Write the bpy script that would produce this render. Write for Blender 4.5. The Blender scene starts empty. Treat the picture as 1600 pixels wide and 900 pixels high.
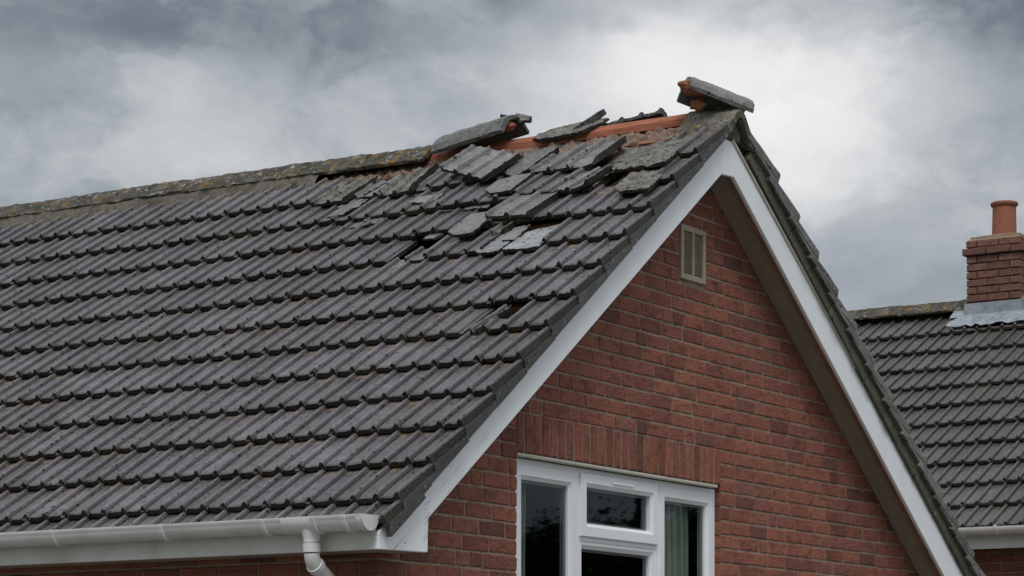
import bpy, bmesh, math, random
from mathutils import Vector, Matrix, noise as mnoise

R = math.radians
sc = bpy.context.scene
COL = sc.collection
random.seed(11)

# ------------------------------------------------------------------ camera, sky, sun, exposure
CAM = Vector((6.581, -12.18, 1.7))
YAW = R(32.457)
cam_data = bpy.data.cameras.new("camera")
cam_data.sensor_width = 36.0
cam_data.lens = 36.0 * 4088 / 1600
cam_data.shift_y = (1132 - 450) / 1600
cam_data.clip_end = 4000
cam = bpy.data.objects.new("camera", cam_data)
cam.location = CAM
cam.rotation_euler = (R(90), 0, YAW)
COL.objects.link(cam)
sc.camera = cam

SUN_EL, SUN_AZ = R(55), R(146)          # azimuth clockwise from +Y
sun_data = bpy.data.lights.new("sun", 'SUN')
sun_data.energy = 1.5
sun_data.angle = R(22)
sun_data.color = (1.0, 0.97, 0.93)
sun = bpy.data.objects.new("sun", sun_data)
sdir = Vector((math.sin(SUN_AZ) * math.cos(SUN_EL), math.cos(SUN_AZ) * math.cos(SUN_EL), math.sin(SUN_EL)))
sun.rotation_euler = sdir.to_track_quat('Z', 'Y').to_euler()
sun.location = (20, -20, 30)
COL.objects.link(sun)


class NT:
    """tiny helper around a node tree"""
    def __init__(self, tree):
        self.t = tree
        self.t.nodes.clear()

    def n(self, kind, props=None, **inp):
        nd = self.t.nodes.new(kind)
        for k, v in (props or {}).items():
            setattr(nd, k, v)
        for k, v in inp.items():
            key = int(k[1:]) if k[0] == '_' and k[1:].isdigit() else k.replace('__', ' ')
            self.set(nd.inputs[key], v)
        return nd

    def set(self, sock, v):
        if isinstance(v, bpy.types.NodeSocket):
            self.t.links.new(v, sock)
        else:
            sock.default_value = v

    def math(self, op, a, b=0.0, c=0.0, clamp=False):
        nd = self.t.nodes.new('ShaderNodeMath')
        nd.operation = op
        nd.use_clamp = clamp
        for i, v in enumerate((a, b, c)):
            self.set(nd.inputs[i], v)
        return nd.outputs[0]

    def vmath(self, op, a, b=(0, 0, 0)):
        nd = self.t.nodes.new('ShaderNodeVectorMath')
        nd.operation = op
        self.set(nd.inputs[0], a)
        self.set(nd.inputs[1], b)
        return nd.outputs['Value'] if op in ('DOT_PRODUCT', 'LENGTH') else nd.outputs[0]

    def ramp(self, fac, stops, interp='LINEAR'):
        nd = self.t.nodes.new('ShaderNodeValToRGB')
        nd.color_ramp.interpolation = interp
        el = nd.color_ramp.elements
        while len(el) < len(stops):
            el.new(0.5)
        for e, (p, c) in zip(el, stops):
            e.position = p
            e.color = (c, c, c, 1) if isinstance(c, (int, float)) else (*c, 1)
        self.set(nd.inputs[0], fac)
        return nd.outputs[0]

    def mix(self, fac, a, b, blend='MIX'):
        nd = self.t.nodes.new('ShaderNodeMix')
        nd.data_type = 'RGBA'
        nd.blend_type = blend
        self.set(nd.inputs[0], fac)
        for s, v in ((nd.inputs[6], a), (nd.inputs[7], b)):
            self.set(s, (*v, 1) if isinstance(v, tuple) and len(v) == 3 else v)
        return nd.outputs[2]

    def noise(self, vec, scale, detail=3.0, rough=0.55, w=None, dist=0.0, out=0):
        nd = self.t.nodes.new('ShaderNodeTexNoise')
        if w is not None:
            nd.noise_dimensions = '4D'
            self.set(nd.inputs['W'], w)
        self.set(nd.inputs['Vector'], vec)
        nd.inputs['Scale'].default_value = scale
        nd.inputs['Detail'].default_value = detail
        nd.inputs['Roughness'].default_value = rough
        nd.inputs['Distortion'].default_value = dist
        return nd.outputs[out]

    def scale(self, vec, s):
        return self.vmath('MULTIPLY', vec, s)


# world: overcast cloud deck over a Nishita sky
world = bpy.data.worlds.new("World")
sc.world = world
world.use_nodes = True
world.cycles.sampling_method = 'MANUAL'
world.cycles.sample_map_resolution = 512
w = NT(world.node_tree)
sky = w.n('ShaderNodeTexSky', dict(sky_type='NISHITA', sun_disc=False, sun_elevation=SUN_EL, sun_rotation=SUN_AZ))
tc = w.n('ShaderNodeTexCoord')
d = tc.outputs['Generated']
dn = w.vmath('NORMALIZE', d)
Fv = (-math.sin(YAW), math.cos(YAW), 0.0)
Rv = (math.cos(YAW), math.sin(YAW), 0.0)
warp = w.noise(w.scale(dn, (1, 1, 1.5)), 6.0, 5, 0.6, out=1)
warp2 = w.noise(w.scale(dn, (1, 1, 1.3)), 22.0, 4, 0.6, out=1)
off = w.vmath('ADD', w.scale(w.vmath('SUBTRACT', warp, (.5, .5, .5)), (.085, .085, .07)),
              w.scale(w.vmath('SUBTRACT', warp2, (.5, .5, .5)), (.030, .030, .030)))
dw = w.vmath('NORMALIZE', w.vmath('ADD', dn, off))
az = w.math('ARCTAN2', w.vmath('DOT_PRODUCT', dw, Rv), w.vmath('DOT_PRODUCT', dw, Fv))
sepd = w.n('ShaderNodeSeparateXYZ', None, Vector=dw)
el_ = w.math('ARCSINE', sepd.outputs[2])
PX = 1 / 4088.0


def blob(px, py, sx, sy, rot=0.0):
    """soft cloud mass centred on a compass direction and height"""
    a0, e0 = math.atan((px - 800) * PX), math.atan((1132 - py) * PX)
    a = w.math('SUBTRACT', az, a0)
    e = w.math('SUBTRACT', el_, e0)
    c, s = math.cos(rot), math.sin(rot)
    p = w.math('ADD', w.math('MULTIPLY', a, c / (sx * PX)), w.math('MULTIPLY', e, s / (sx * PX)))
    q = w.math('ADD', w.math('MULTIPLY', a, -s / (sy * PX)), w.math('MULTIPLY', e, c / (sy * PX)))
    r2 = w.math('ADD', w.math('MULTIPLY', p, p), w.math('MULTIPLY', q, q))
    return w.math('EXPONENT', w.math('MULTIPLY', r2, -1.0))


base = w.noise(w.scale(dn, (1, 1, 2.6)), 4.2, 6, 0.58)
fine = w.noise(w.scale(dn, (1, 1, 1.7)), 13.0, 7, 0.60, dist=0.15)
val = w.math('ADD', 0.47, w.math('MULTIPLY', w.math('SUBTRACT', base, 0.5), 0.16))
val = w.math('ADD', val, w.math('MULTIPLY', w.math('SUBTRACT', fine, 0.5), 0.42))
mid = w.noise(w.vmath('ADD', w.scale(dw, (1, 1, 2.0)), (3.1, 1.7, 0.4)), 9.0, 8, 0.62)
sm = w.n('ShaderNodeMapRange', dict(interpolation_type='SMOOTHSTEP'), Value=mid)
sm.inputs[1].default_value = 0.44; sm.inputs[2].default_value = 0.60; sm.inputs[3].default_value = -0.055; sm.inputs[4].default_value = 0.055
val = w.math('ADD', val, sm.outputs[0])
for px, py, sx, sy, rot, amp in (
        (1120, 110, 260, 120, -0.1, 0.40), (1020, 230, 420, 130, -0.1, 0.18), (270, 250, 240, 70, -0.2, 0.11),
        (170, 40, 420, 80, 0.0, -0.04), (640, 10, 420, 65, 0.05, -0.11), (1490, 20, 230, 80, 0.0, -0.24),
        (1450, 330, 300, 130, 0.0, -0.01), (60, 190, 240, 60, -0.1, -0.10), (1290, 70, 80, 50, -0.3, -0.08),
        (960, 55, 90, 26, -0.3, -0.10), (1560, 150, 160, 60, 0.2, 0.04), (450, 110, 300, 60, -0.15, -0.10)):
    val = w.math('ADD', val, w.math('MULTIPLY', blob(px, py, sx, sy, rot), amp))
cloud = w.ramp(val, [(0.10, (.088, .105, .128)), (0.28, (.185, .215, .250)), (0.45, (.385, .415, .450)),
                     (0.62, (.585, .600, .620)), (0.80, (.800, .805, .810)), (1.0, (.93, .93, .93))])
sepn = w.n('ShaderNodeSeparateXYZ', None, Vector=dn)
zen = w.math('ADD', 1.0, w.math('MULTIPLY', w.math('MAXIMUM', w.math('SUBTRACT', sepn.outputs[2], 0.28), 0.0), 2.4))
cloud = w.mix(1.0, cloud, w.n('ShaderNodeCombineXYZ', None, X=zen, Y=zen, Z=zen).outputs[0], 'MULTIPLY')
cloud10 = w.mix(1.0, cloud, (10.0, 10.0, 10.0), 'MULTIPLY')
mixed = w.mix(0.96, sky.outputs[0], cloud10)
bg = w.n('ShaderNodeBackground', None, Color=mixed, Strength=0.1)
w.n('ShaderNodeOutputWorld', None, Surface=bg.outputs[0])

sc.view_settings.view_transform = 'Standard'
sc.view_settings.look = 'None'
sc.view_settings.exposure = 0.0
sc.view_settings.gamma = 1.0
sc.view_settings.use_curve_mapping = False
sc.cycles.use_denoising = True
sc.cycles.max_bounces = 5
sc.cycles.diffuse_bounces = 3
sc.cycles.glossy_bounces = 2
sc.cycles.transparent_max_bounces = 16


# ------------------------------------------------------------------ materials
def new_mat(name):
    m = bpy.data.materials.new(name)
    m.use_nodes = True
    return m, NT(m.node_tree)


def finish(t, color, rough=0.8, bump=None, bstr=0.3, bdist=0.003, spec=0.3, metal=0.0):
    p = t.n('ShaderNodeBsdfPrincipled')
    t.set(p.inputs['Base Color'], (*color, 1) if isinstance(color, tuple) else color)
    t.set(p.inputs['Roughness'], rough)
    p.inputs['Specular IOR Level'].default_value = spec
    p.inputs['Metallic'].default_value = metal
    if bump is not None:
        b = t.n('ShaderNodeBump', None, Strength=bstr, Distance=bdist, Height=bump)
        t.set(p.inputs['Normal'], b.outputs[0])
    t.n('ShaderNodeOutputMaterial', None, Surface=p.outputs[0])
    return p


def rnd_co(t):
    """object-space coordinates and a random number per object (or per joined piece)"""
    co = t.n('ShaderNodeTexCoord').outputs['Object']
    oi = t.n('ShaderNodeObjectInfo').outputs['Random']
    at = t.n('ShaderNodeAttribute', dict(attribute_name='rnd')).outputs['Fac']
    r = t.math('FRACT', t.math('ADD', oi, at))
    return co, r, t.math('MULTIPLY', r, 57.0)


def tile_mat(name, base, lichen=0.2, light=1.0, moss=0.25, pit=1.0, dirt=True, pscale=30.0):
    m, t = new_mat(name)
    co, r, W = rnd_co(t)
    n1 = t.noise(co, 9, 4, 0.6, W)
    n2 = t.noise(co, 60, 4, 0.65, W)
    n3 = t.noise(co, 230, 3, 0.6, W)
    c = t.ramp(n1, [(0.28, tuple(x * .58 for x in base)), (0.5, base), (0.75, tuple(x * 1.5 for x in base))])
    wl = t.n('ShaderNodeObjectInfo').outputs['Location']
    wp = t.vmath('ADD', wl, t.scale(co, (1, .8, .5)))
    big = t.noise(wp, 1.5, 5, 0.65)
    k = t.math('ADD', t.math('ADD', 0.36, t.math('MULTIPLY', r, 0.66)), t.math('MULTIPLY', big, 0.62))
    c = t.mix(1.0, c, t.n('ShaderNodeCombineColor', None, Red=k, Green=k, Blue=k).outputs[0], 'MULTIPLY')
    c = t.mix(t.ramp(n2, [(0.36, 0.55), (0.55, 0.0)]), c, tuple(x * .45 for x in base))
    c = t.mix(t.ramp(n3, [(0.60, 0.0), (0.72, 0.5)]), c, tuple(min(1, x * 1.9) for x in base))
    # weathering streaks running down the slope
    st = t.noise(t.scale(co, (38, 3.0, 10)), 1.0, 4, 0.6, W)
    c = t.mix(t.ramp(st, [(0.50, 0.0), (0.72, 0.5)]), c, tuple(x * .50 for x in base))
    c = t.mix(t.math('MULTIPLY', t.ramp(t.noise(wp, 2.6, 5, 0.7), [(0.50, 0.0), (0.66, 1.0)]), 0.55), c, (.066, .052, .036))
    # green algae and pale lichen
    g = t.noise(co, 14, 5, 0.7, t.math('ADD', W, 9.0))
    c = t.mix(t.math('MULTIPLY', t.ramp(g, [(0.50, 0.0), (0.66, 1.0)]), moss), c, (.062, .062, .030))
    l = t.noise(co, 34, 4, 0.7, t.math('ADD', W, 21.0))
    c = t.mix(t.math('MULTIPLY', t.ramp(l, [(0.58, 0.0), (0.66, 1.0)]), lichen), c, (.30, .29, .24))
    # rolls coloured paler in patches along their crests
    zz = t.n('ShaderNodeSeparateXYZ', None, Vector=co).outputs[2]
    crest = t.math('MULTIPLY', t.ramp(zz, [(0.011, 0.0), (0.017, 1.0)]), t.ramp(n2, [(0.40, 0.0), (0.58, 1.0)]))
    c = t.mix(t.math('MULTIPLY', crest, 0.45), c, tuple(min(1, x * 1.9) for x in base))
    # small dark pits
    v = t.n('ShaderNodeTexVoronoi', None, Vector=t.scale(t.vmath('ADD', co, t.n('ShaderNodeCombineXYZ', None, X=W, Y=W, Z=0.0).outputs[0]), (1.0, .75, 1.0)), Scale=pscale)
    jit = t.math('ADD', v.outputs['Distance'], t.math('MULTIPLY', t.math('SUBTRACT', n3, 0.5), 0.16))
    sp = t.ramp(jit, [(0.18, 1.0), (0.26, 0.0)])
    keep = t.ramp(v.outputs['Color'], [(0.44, 0.0), (0.48, 1.0)])
    pits = t.math('MULTIPLY', t.math('MULTIPLY', sp, keep), pit)
    c = t.mix(t.math('MULTIPLY', pits, 0.92), c, (.012, .011, .010))
    rim = t.math('MULTIPLY', t.ramp(jit, [(0.25, 0.0), (0.31, 1.0), (0.40, 0.0)]), keep)
    c = t.mix(t.math('MULTIPLY', rim, 0.22), c, tuple(min(1, x * 2.0) for x in base))
    if dirt:     # tan grit lodged against the tail of the next tile up
        sx = t.n('ShaderNodeSeparateXYZ', None, Vector=co)
        dn_ = t.noise(co, 22, 3, 0.6, t.math('ADD', W, 31.0))
        band = t.ramp(sx.outputs[1], [(0.255, 0.0), (0.282, 1.0)])
        pan = t.ramp(sx.outputs[2], [(0.003, 1.0), (0.008, 0.0)])
        dm = t.math('MULTIPLY', t.math('MULTIPLY', band, pan), t.ramp(dn_, [(0.48, 0.0), (0.56, 1.0)]))
        c = t.mix(t.math('MULTIPLY', dm, 0.75), c, (.26, .185, .12))
    if light != 1.0:
        c = t.mix(1.0, c, (light, light, light), 'MULTIPLY')
    h = t.math('ADD', t.math('MULTIPLY', n2, 0.8), t.math('MULTIPLY', n3, 0.35))
    h = t.math('SUBTRACT', h, t.math('MULTIPLY', pits, 1.2))
    ro = t.math('ADD', 0.34, t.math('MULTIPLY', n1, 0.30))
    finish(t, c, ro, h, 0.85, 0.006, 0.5)
    return m


M = {}
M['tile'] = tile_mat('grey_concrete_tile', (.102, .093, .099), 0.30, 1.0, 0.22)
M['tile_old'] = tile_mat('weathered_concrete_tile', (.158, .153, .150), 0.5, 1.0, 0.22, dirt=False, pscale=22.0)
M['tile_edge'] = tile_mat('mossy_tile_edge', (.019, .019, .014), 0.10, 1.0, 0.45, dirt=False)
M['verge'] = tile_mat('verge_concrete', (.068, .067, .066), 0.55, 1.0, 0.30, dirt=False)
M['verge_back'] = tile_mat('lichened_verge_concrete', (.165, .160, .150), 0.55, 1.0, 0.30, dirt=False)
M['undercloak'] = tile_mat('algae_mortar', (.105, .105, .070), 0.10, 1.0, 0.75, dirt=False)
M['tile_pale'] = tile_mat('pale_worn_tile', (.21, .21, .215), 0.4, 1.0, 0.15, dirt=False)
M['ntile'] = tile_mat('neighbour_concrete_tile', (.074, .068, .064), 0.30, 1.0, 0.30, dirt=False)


def eroded_mat():
    m, t = new_mat('eroded_concrete')
    co, r, W = rnd_co(t)
    n1 = t.noise(co, 12, 5, 0.65, W)
    n2 = t.noise(co, 48, 5, 0.65, W)
    n3 = t.noise(co, 140, 3, 0.6, W)
    c = t.ramp(n1, [(0.3, (.125, .117, .103)), (0.5, (.215, .203, .182)), (0.72, (.31, .29, .255))])
    c = t.mix(t.ramp(n2, [(0.38, 0.95), (0.47, 0.0)]), c, (.035, .033, .029))
    c = t.mix(t.ramp(n2, [(0.58, 0.0), (0.72, 0.55)]), c, (.33, .31, .275))
    g = t.noise(co, 20, 4, 0.7, t.math('ADD', W, 5))
    c = t.mix(t.ramp(g, [(0.56, 0.0), (0.7, 0.45)]), c, (.20, .125, .095))
    h = t.math('ADD', n2, t.math('MULTIPLY', n3, 0.4))
    finish(t, c, 0.88, h, 1.0, 0.022, 0.2)
    return m


M['eroded'] = eroded_mat()


def ridge_mat(name='lichened_ridge_tile', k=1.0):
    m, t = new_mat(name)
    co, r, W = rnd_co(t)
    n1 = t.noise(co, 12, 5, 0.65, W)
    n2 = t.noise(co, 55, 4, 0.65, W)
    c = t.ramp(n1, [(0.3, (.044 * k, .041 * k, .034 * k)), (0.52, (.092 * k, .086 * k, .074 * k)), (0.72, (.165 * k, .156 * k, .138 * k))])
    c = t.mix(t.ramp(n2, [(0.35, 0.8), (0.5, 0.0)]), c, (.030, .029, .025))
    a = t.noise(co, 17, 5, 0.7, t.math('ADD', W, 3))
    c = t.mix(t.ramp(a, [(0.54, 0.0), (0.60, 0.8)]), c, (.235, .135, .022))
    b = t.noise(co, 24, 4, 0.7, t.math('ADD', W, 13))
    c = t.mix(t.ramp(b, [(0.565, 0.0), (0.62, 0.75)]), c, (.36, .34, .30))
    g = t.noise(co, 11, 4, 0.7, t.math('ADD', W, 23))
    c = t.mix(t.ramp(g, [(0.56, 0.0), (0.68, 0.7)]), c, (.055, .060, .022))
    finish(t, c, 0.9, t.math('ADD', n2, t.math('MULTIPLY', a, 0.6)), 1.0, 0.02, 0.2)
    return m


M['ridge'] = ridge_mat()
M['ridge_end'] = ridge_mat('pale_lichened_ridge_tile', 1.9)
M['ridge_grey'] = tile_mat('grey_ridge_tile', (.140, .136, .126), 0.6, 1.0, 0.45, dirt=False)


def simple(name, base, var=0.25, scale=30, rough=0.8, bstr=0.3, bdist=0.003, spec=0.3, grain=None, stain=None, stain_amt=0.5):
    m, t = new_mat(name)
    co, r, W = rnd_co(t)
    v = co if grain is None else t.scale(co, grain)
    n1 = t.noise(v, scale, 5, 0.6, W)
    n2 = t.noise(co, scale * .22, 4, 0.6, W)
    c = t.ramp(n1, [(0.3, tuple(x * (1 - var) for x in base)), (0.7, tuple(min(1, x * (1 + var)) for x in base))])
    if stain:
        c = t.mix(t.math('MULTIPLY', t.ramp(n2, [(0.48, 0.0), (0.68, 1.0)]), stain_amt), c, stain)
    finish(t, c, rough, n1, bstr, bdist, spec)
    return m


M['mortar'] = simple('mortar', (.30, .238, .182), 0.28, 60, 0.95, 0.5, 0.004, 0.1, stain=(.17, .132, .10), stain_amt=0.8)
M['bed'] = simple('bedding_mortar', (.125, .112, .092), 0.4, 40, 0.95, 0.9, 0.01, 0.1, stain=(.045, .043, .026), stain_amt=0.9)
M['pink'] = simple('torn_pink_bedding', (.225, .145, .112), 0.5, 34, 0.95, 1.0, 0.016, 0.1, stain=(.19, .17, .145), stain_amt=1.0)
M['felt'] = simple('dark_underlay', (.060, .034, .027), 0.35, 30, 0.9, 0.6, 0.006, 0.1, stain=(.03, .022, .02))
M['batten'] = simple('batten_wood', (.24, .105, .065), 0.3, 9, 0.85, 0.5, 0.004, 0.15, grain=(1, 9, 9))
M['timber'] = simple('red_ridge_timber', (.315, .112, .066), 0.32, 10, 0.8, 0.5, 0.004, 0.2, grain=(.8, 9, 9), stain=(.20, .065, .04))
M['clay'] = simple('orange_clay', (.36, .15, .085), 0.35, 30, 0.95, 0.9, 0.012, 0.1, stain=(.16, .09, .06))
M['soffit'] = simple('brown_soffit', (.31, .262, .222), 0.12, 14, 0.7, 0.15, 0.002, 0.2, grain=(1, .3, .3))
M['brick_tint'] = simple('brick_reflection_brown', (.22, .125, .085), 0.2, 20, 0.8, 0.3, 0.002, 0.2)  # brown of light reflected off the brick, put into the colour
M['vent'] = simple('buff_vent_plastic', (.37, .315, .235), 0.12, 40, 0.6, 0.1, 0.001, 0.3, stain=(.27, .22, .16))
M['dark'] = simple('dark_void', (.012, .012, .012), 0.1, 10, 0.9)
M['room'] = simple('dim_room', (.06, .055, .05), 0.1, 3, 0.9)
M['lead'] = simple('lead_flashing', (.24, .265, .30), 0.35, 22, 0.55, 0.4, 0.006, 0.5, stain=(.38, .40, .43))
M['pot'] = simple('terracotta_pot', (.30, .112, .068), 0.12, 20, 0.75, 0.2, 0.002, 0.3, stain=(.27, .10, .065))
M['flaunch'] = simple('flaunching_mortar', (.27, .205, .13), 0.3, 25, 0.95, 0.7, 0.01, 0.1, stain=(.11, .10, .045))
M['steel'] = simple('cream_steel_strip', (.50, .47, .40), 0.1, 20, 0.5, 0.1, 0.001, 0.4)
M['spacer'] = simple('spacer_aluminium', (.32, .33, .34), 0.1, 20, 0.4, 0.1, 0.001, 0.5)
M['grass'] = simple('lawn', (.055, .085, .030), 0.4, 3, 0.95, 0.5, 0.02, 0.1, stain=(.08, .07, .035))
M['paving'] = simple('bounce_concrete', (.15, .142, .13), 0.2, 12, 0.9, 0.4, 0.004, 0.2, stain=(.28, .26, .22))
M['bark'] = simple('bark', (.075, .058, .042), 0.4, 12, 0.95, 0.8, 0.02, 0.1)
M['leaf'] = simple('dark_leaf', (.030, .050, .020), 0.5, 3, 0.8, 0.1, 0.002, 0.2)


def paint(name, base, dirt, amt, streaks=0.0, rough=0.42, zgreen=None):
    m, t = new_mat(name)
    co, r, W = rnd_co(t)
    n1 = t.noise(co, 5, 5, 0.6, W)
    n2 = t.noise(co, 45, 5, 0.65, W)
    c = t.mix(t.math('MULTIPLY', t.ramp(n1, [(0.45, 0.0), (0.75, 1.0)]), amt), base, dirt)
    c = t.mix(t.math('MULTIPLY', t.ramp(n2, [(0.60, 0.0), (0.72, 1.0)]), amt * 0.6), c, dirt)
    if streaks:
        s = t.noise(t.scale(co, (1, 60, 3)), 1.0, 4, 0.6, W)
        c = t.mix(t.math('MULTIPLY', t.ramp(s, [(0.58, 0.0), (0.72, 1.0)]), streaks), c, dirt)
    p = finish(t, c, rough, n2, 0.06, 0.001, 0.4)
    return m


M['white'] = paint('white_upvc', (.80, .81, .83), (.46, .46, .44), 0.20)
M['gutter'] = paint('white_gutter_plastic', (.70, .70, .69), (.40, .39, .34), 0.40, rough=0.36)
M['fascia'] = paint('dirty_white_fascia', (.66, .66, .63), (.36, .35, .25), 0.6, 0.25)
M['window'] = paint('white_window_frame', (.84, .855, .88), (.5, .5, .49), 0.10, rough=0.3)


def barge_mat():
    """white boards; flaking hairline cracks along the board near its foot, green algae on the weather side"""
    m, t = new_mat('white_barge_paint')
    co = t.n('ShaderNodeTexCoord').outputs['Object']
    s = t.n('ShaderNodeSeparateXYZ', None, Vector=co)
    y, z = s.outputs[1], s.outputs[2]
    n1 = t.noise(co, 6, 5, 0.6)
    n2 = t.noise(co, 70, 4, 0.6)
    c = t.mix(t.math('MULTIPLY', t.ramp(n1, [(0.45, 0.0), (0.8, 1.0)]), 0.22), (.85, .87, .90), (.60, .61, .60))
    # along-board and across-board coordinates on the left rake
    al = t.math('SUBTRACT', t.math('MULTIPLY', y, .808), t.math('MULTIPLY', z, -.589))
    ac = t.math('SUBTRACT', t.math('MULTIPLY', z, .808), t.math('MULTIPLY', y, .589))
    v = t.n('ShaderNodeCombineXYZ', None, X=t.math('MULTIPLY', al, 2.2), Y=t.math('MULTIPLY', ac, 34.0), Z=0.0)
    cr = t.noise(v.outputs[0], 1.0, 5, 0.62, dist=0.6)
    line = t.ramp(t.math('ABSOLUTE', t.math('SUBTRACT', cr, 0.5)), [(0.004, 1.0), (0.016, 0.0)])
    foot = t.ramp(t.math('MULTIPLY', y, -0.25), [(0.56, 0.0), (0.66, 1.0)])
    gate = t.ramp(t.noise(co, 7, 3, 0.5), [(0.46, 0.0), (0.54, 1.0)])
    c = t.mix(t.math('MULTIPLY', t.math('MULTIPLY', line, foot), t.math('MULTIPLY', gate, 0.85)), c, (.10, .085, .06))
    # algae under the tiles of the far rake, thickest near the eaves
    up = t.math('SUBTRACT', z, t.math('SUBTRACT', 4.785, t.math('MULTIPLY', y, .672)))
    alg = t.math('ADD', t.math('MULTIPLY', up, 9.0), t.math('MULTIPLY', n1, 1.3))
    far = t.ramp(t.math('MULTIPLY', y, 0.25), [(0.12, 0.0), (0.60, 1.0)])
    c = t.mix(t.math('MULTIPLY', t.ramp(alg, [(0.05, 0.0), (0.62, 0.9)]), far), c, (.10, .105, .045))
    finish(t, c, 0.45, n2, 0.05, 0.001, 0.4)
    return m


M['barge'] = barge_mat()


def brick_mat(name, dark=1.0):
    m, t = new_mat(name)
    co, r, W = rnd_co(t)
    c = t.ramp(r, [(0.0, (.110, .052, .046)), (0.10, (.165, .064, .050)), (0.2, (.208, .078, .058)), (0.42, (.205, .082, .063)), (0.6, (.250, .094, .066)),
                   (0.8, (.178, .066, .051)), (0.93, (.262, .104, .072)), (1.0, (.150, .068, .058))])
    n1 = t.noise(t.scale(co, (1, 13, 22)), 1.0, 4, 0.62, W, dist=0.5)
    n2 = t.noise(co, 75, 4, 0.65, W)
    n3 = t.noise(t.scale(co, (1, 22, 60)), 1.0, 4, 0.65, W, dist=1.2)
    c = t.mix(t.ramp(n1, [(0.50, 0.0), (0.68, 0.66)]), c, (.075, .035, .031))
    c = t.mix(t.ramp(n1, [(0.26, 0.45), (0.42, 0.0)]), c, (.295, .130, .088))
    c = t.mix(t.ramp(n3, [(0.57, 0.0), (0.66, 0.60)]), c, (.050, .026, .024))
    c = t.mix(t.ramp(n2, [(0.62, 0.0), (0.75, 0.5)]), c, (.33, .20, .155))
    c = t.mix(1.0, c, (1.36, 1.38, 1.33), 'MULTIPLY')
    h = t.math('ADD', t.math('MULTIPLY', n3, -0.9), n2)
    finish(t, c, 0.9, h, 0.9, 0.012, 0.15)
    return m


M['brick'] = brick_mat('red_facing_brick')


def nbrick_mat():
    m, t = new_mat('brown_chimney_brick')
    co, r, W = rnd_co(t)
    n1 = t.noise(co, 18, 5, 0.65, W)
    c = t.ramp(r, [(0.0, (.150, .080, .061)), (0.5, (.190, .096, .071)), (1.0, (.225, .114, .082))])
    c = t.mix(t.ramp(n1, [(0.48, 0.0), (0.66, 0.7)]), c, (.075, .050, .042))
    finish(t, c, 0.9, n1, 0.6, 0.006, 0.15)
    return m


M['nbrick'] = nbrick_mat()


def glass_mat():
    m, t = new_mat('window_glass')
    fr = t.n('ShaderNodeFresnel', None, IOR=1.52)
    k = t.math('MULTIPLY', fr.outputs[0], 0.78, clamp=True)
    tr = t.n('ShaderNodeBsdfTransparent', None, Color=(.86, .90, .88, 1))
    gl = t.n('ShaderNodeBsdfGlossy', None, Color=(.9, .95, 1, 1), Roughness=0.016)
    mx = t.n('ShaderNodeMixShader', None, _0=k, _1=tr.outputs[0], _2=gl.outputs[0])
    t.n('ShaderNodeOutputMaterial', None, Surface=mx.outputs[0])
    return m


M['glass'] = glass_mat()
M['curtain'] = simple('pale_green_curtain', (.50, .58, .50), 0.06, 60, 0.9, 0.1, 0.001, 0.1)


# ------------------------------------------------------------------ mesh helpers
def link(name, me, parent=None, mat=None, loc=None, label=None, cat=None, group=None, kind=None, mtx=None):
    o = bpy.data.objects.new(name, me)
    COL.objects.link(o)
    if parent is not None:
        o.parent = parent
    if mat is not None and me is not None and len(me.materials) == 0:
        for mm in (mat if isinstance(mat, (list, tuple)) else [mat]):
            me.materials.append(M[mm])
    if loc is not None:
        o.location = loc
    if mtx is not None:
        o.matrix_local = mtx
    if label:
        o['label'] = label
    if cat:
        o['category'] = cat
    if group:
        o['group'] = group
    if kind:
        o['kind'] = kind
    return o


class MB:
    """collects polygons of one mesh"""
    def __init__(self):
        self.v, self.f, self.mi, self.rn = [], [], [], []

    def add(self, verts, faces, mi=0, rnd=0.0):
        b = len(self.v)
        self.v += [tuple(p) for p in verts]
        for i, f in enumerate(faces):
            self.f.append([b + k for k in f])
            self.mi.append(mi[i] if isinstance(mi, list) else mi)
            self.rn.append(rnd)
        return self

    def box(self, x0, x1, y0, y1, z0, z1, mi=0, rnd=0.0):
        vs = [(x, y, z) for x in (x0, x1) for y in (y0, y1) for z in (z0, z1)]
        return self.add(vs, [(0, 1, 3, 2), (4, 6, 7, 5), (0, 4, 5, 1), (2, 3, 7, 6), (0, 2, 6, 4), (1, 5, 7, 3)], mi, rnd)

    def prism(self, poly, a0, a1, axis='x', mi=0, rnd=0.0):
        """extrude a polygon given in the two other axes, counter-clockwise seen from +axis"""
        n = len(poly)
        if axis == 'x':
            vs = [(a0, p, q) for p, q in poly] + [(a1, p, q) for p, q in poly]
        elif axis == 'y':
            vs = [(q, a0, p) for p, q in poly] + [(q, a1, p) for p, q in poly]
        else:
            vs = [(p, q, a0) for p, q in poly] + [(p, q, a1) for p, q in poly]
        fs = [tuple(reversed(range(n))), tuple(range(n, 2 * n))]
        fs += [(i, (i + 1) % n, n + (i + 1) % n, n + i) for i in range(n)]
        return self.add(vs, fs, mi, rnd)

    def mesh(self, name, smooth=False, rnd=False):
        me = bpy.data.meshes.new(name)
        me.from_pydata(self.v, [], self.f)
        me.polygons.foreach_set('material_index', self.mi)
        if smooth:
            me.polygons.foreach_set('use_smooth', [True] * len(self.f))
        if rnd:
            a = me.attributes.new('rnd', 'FLOAT', 'FACE')
            a.data.foreach_set('value', self.rn)
        me.update()
        return me

    def merge(self, me, mtx, rnd=0.0):
        self.add([mtx @ v.co for v in me.vertices], [tuple(p.vertices) for p in me.polygons],
                 [p.material_index for p in me.polygons], rnd)


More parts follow.
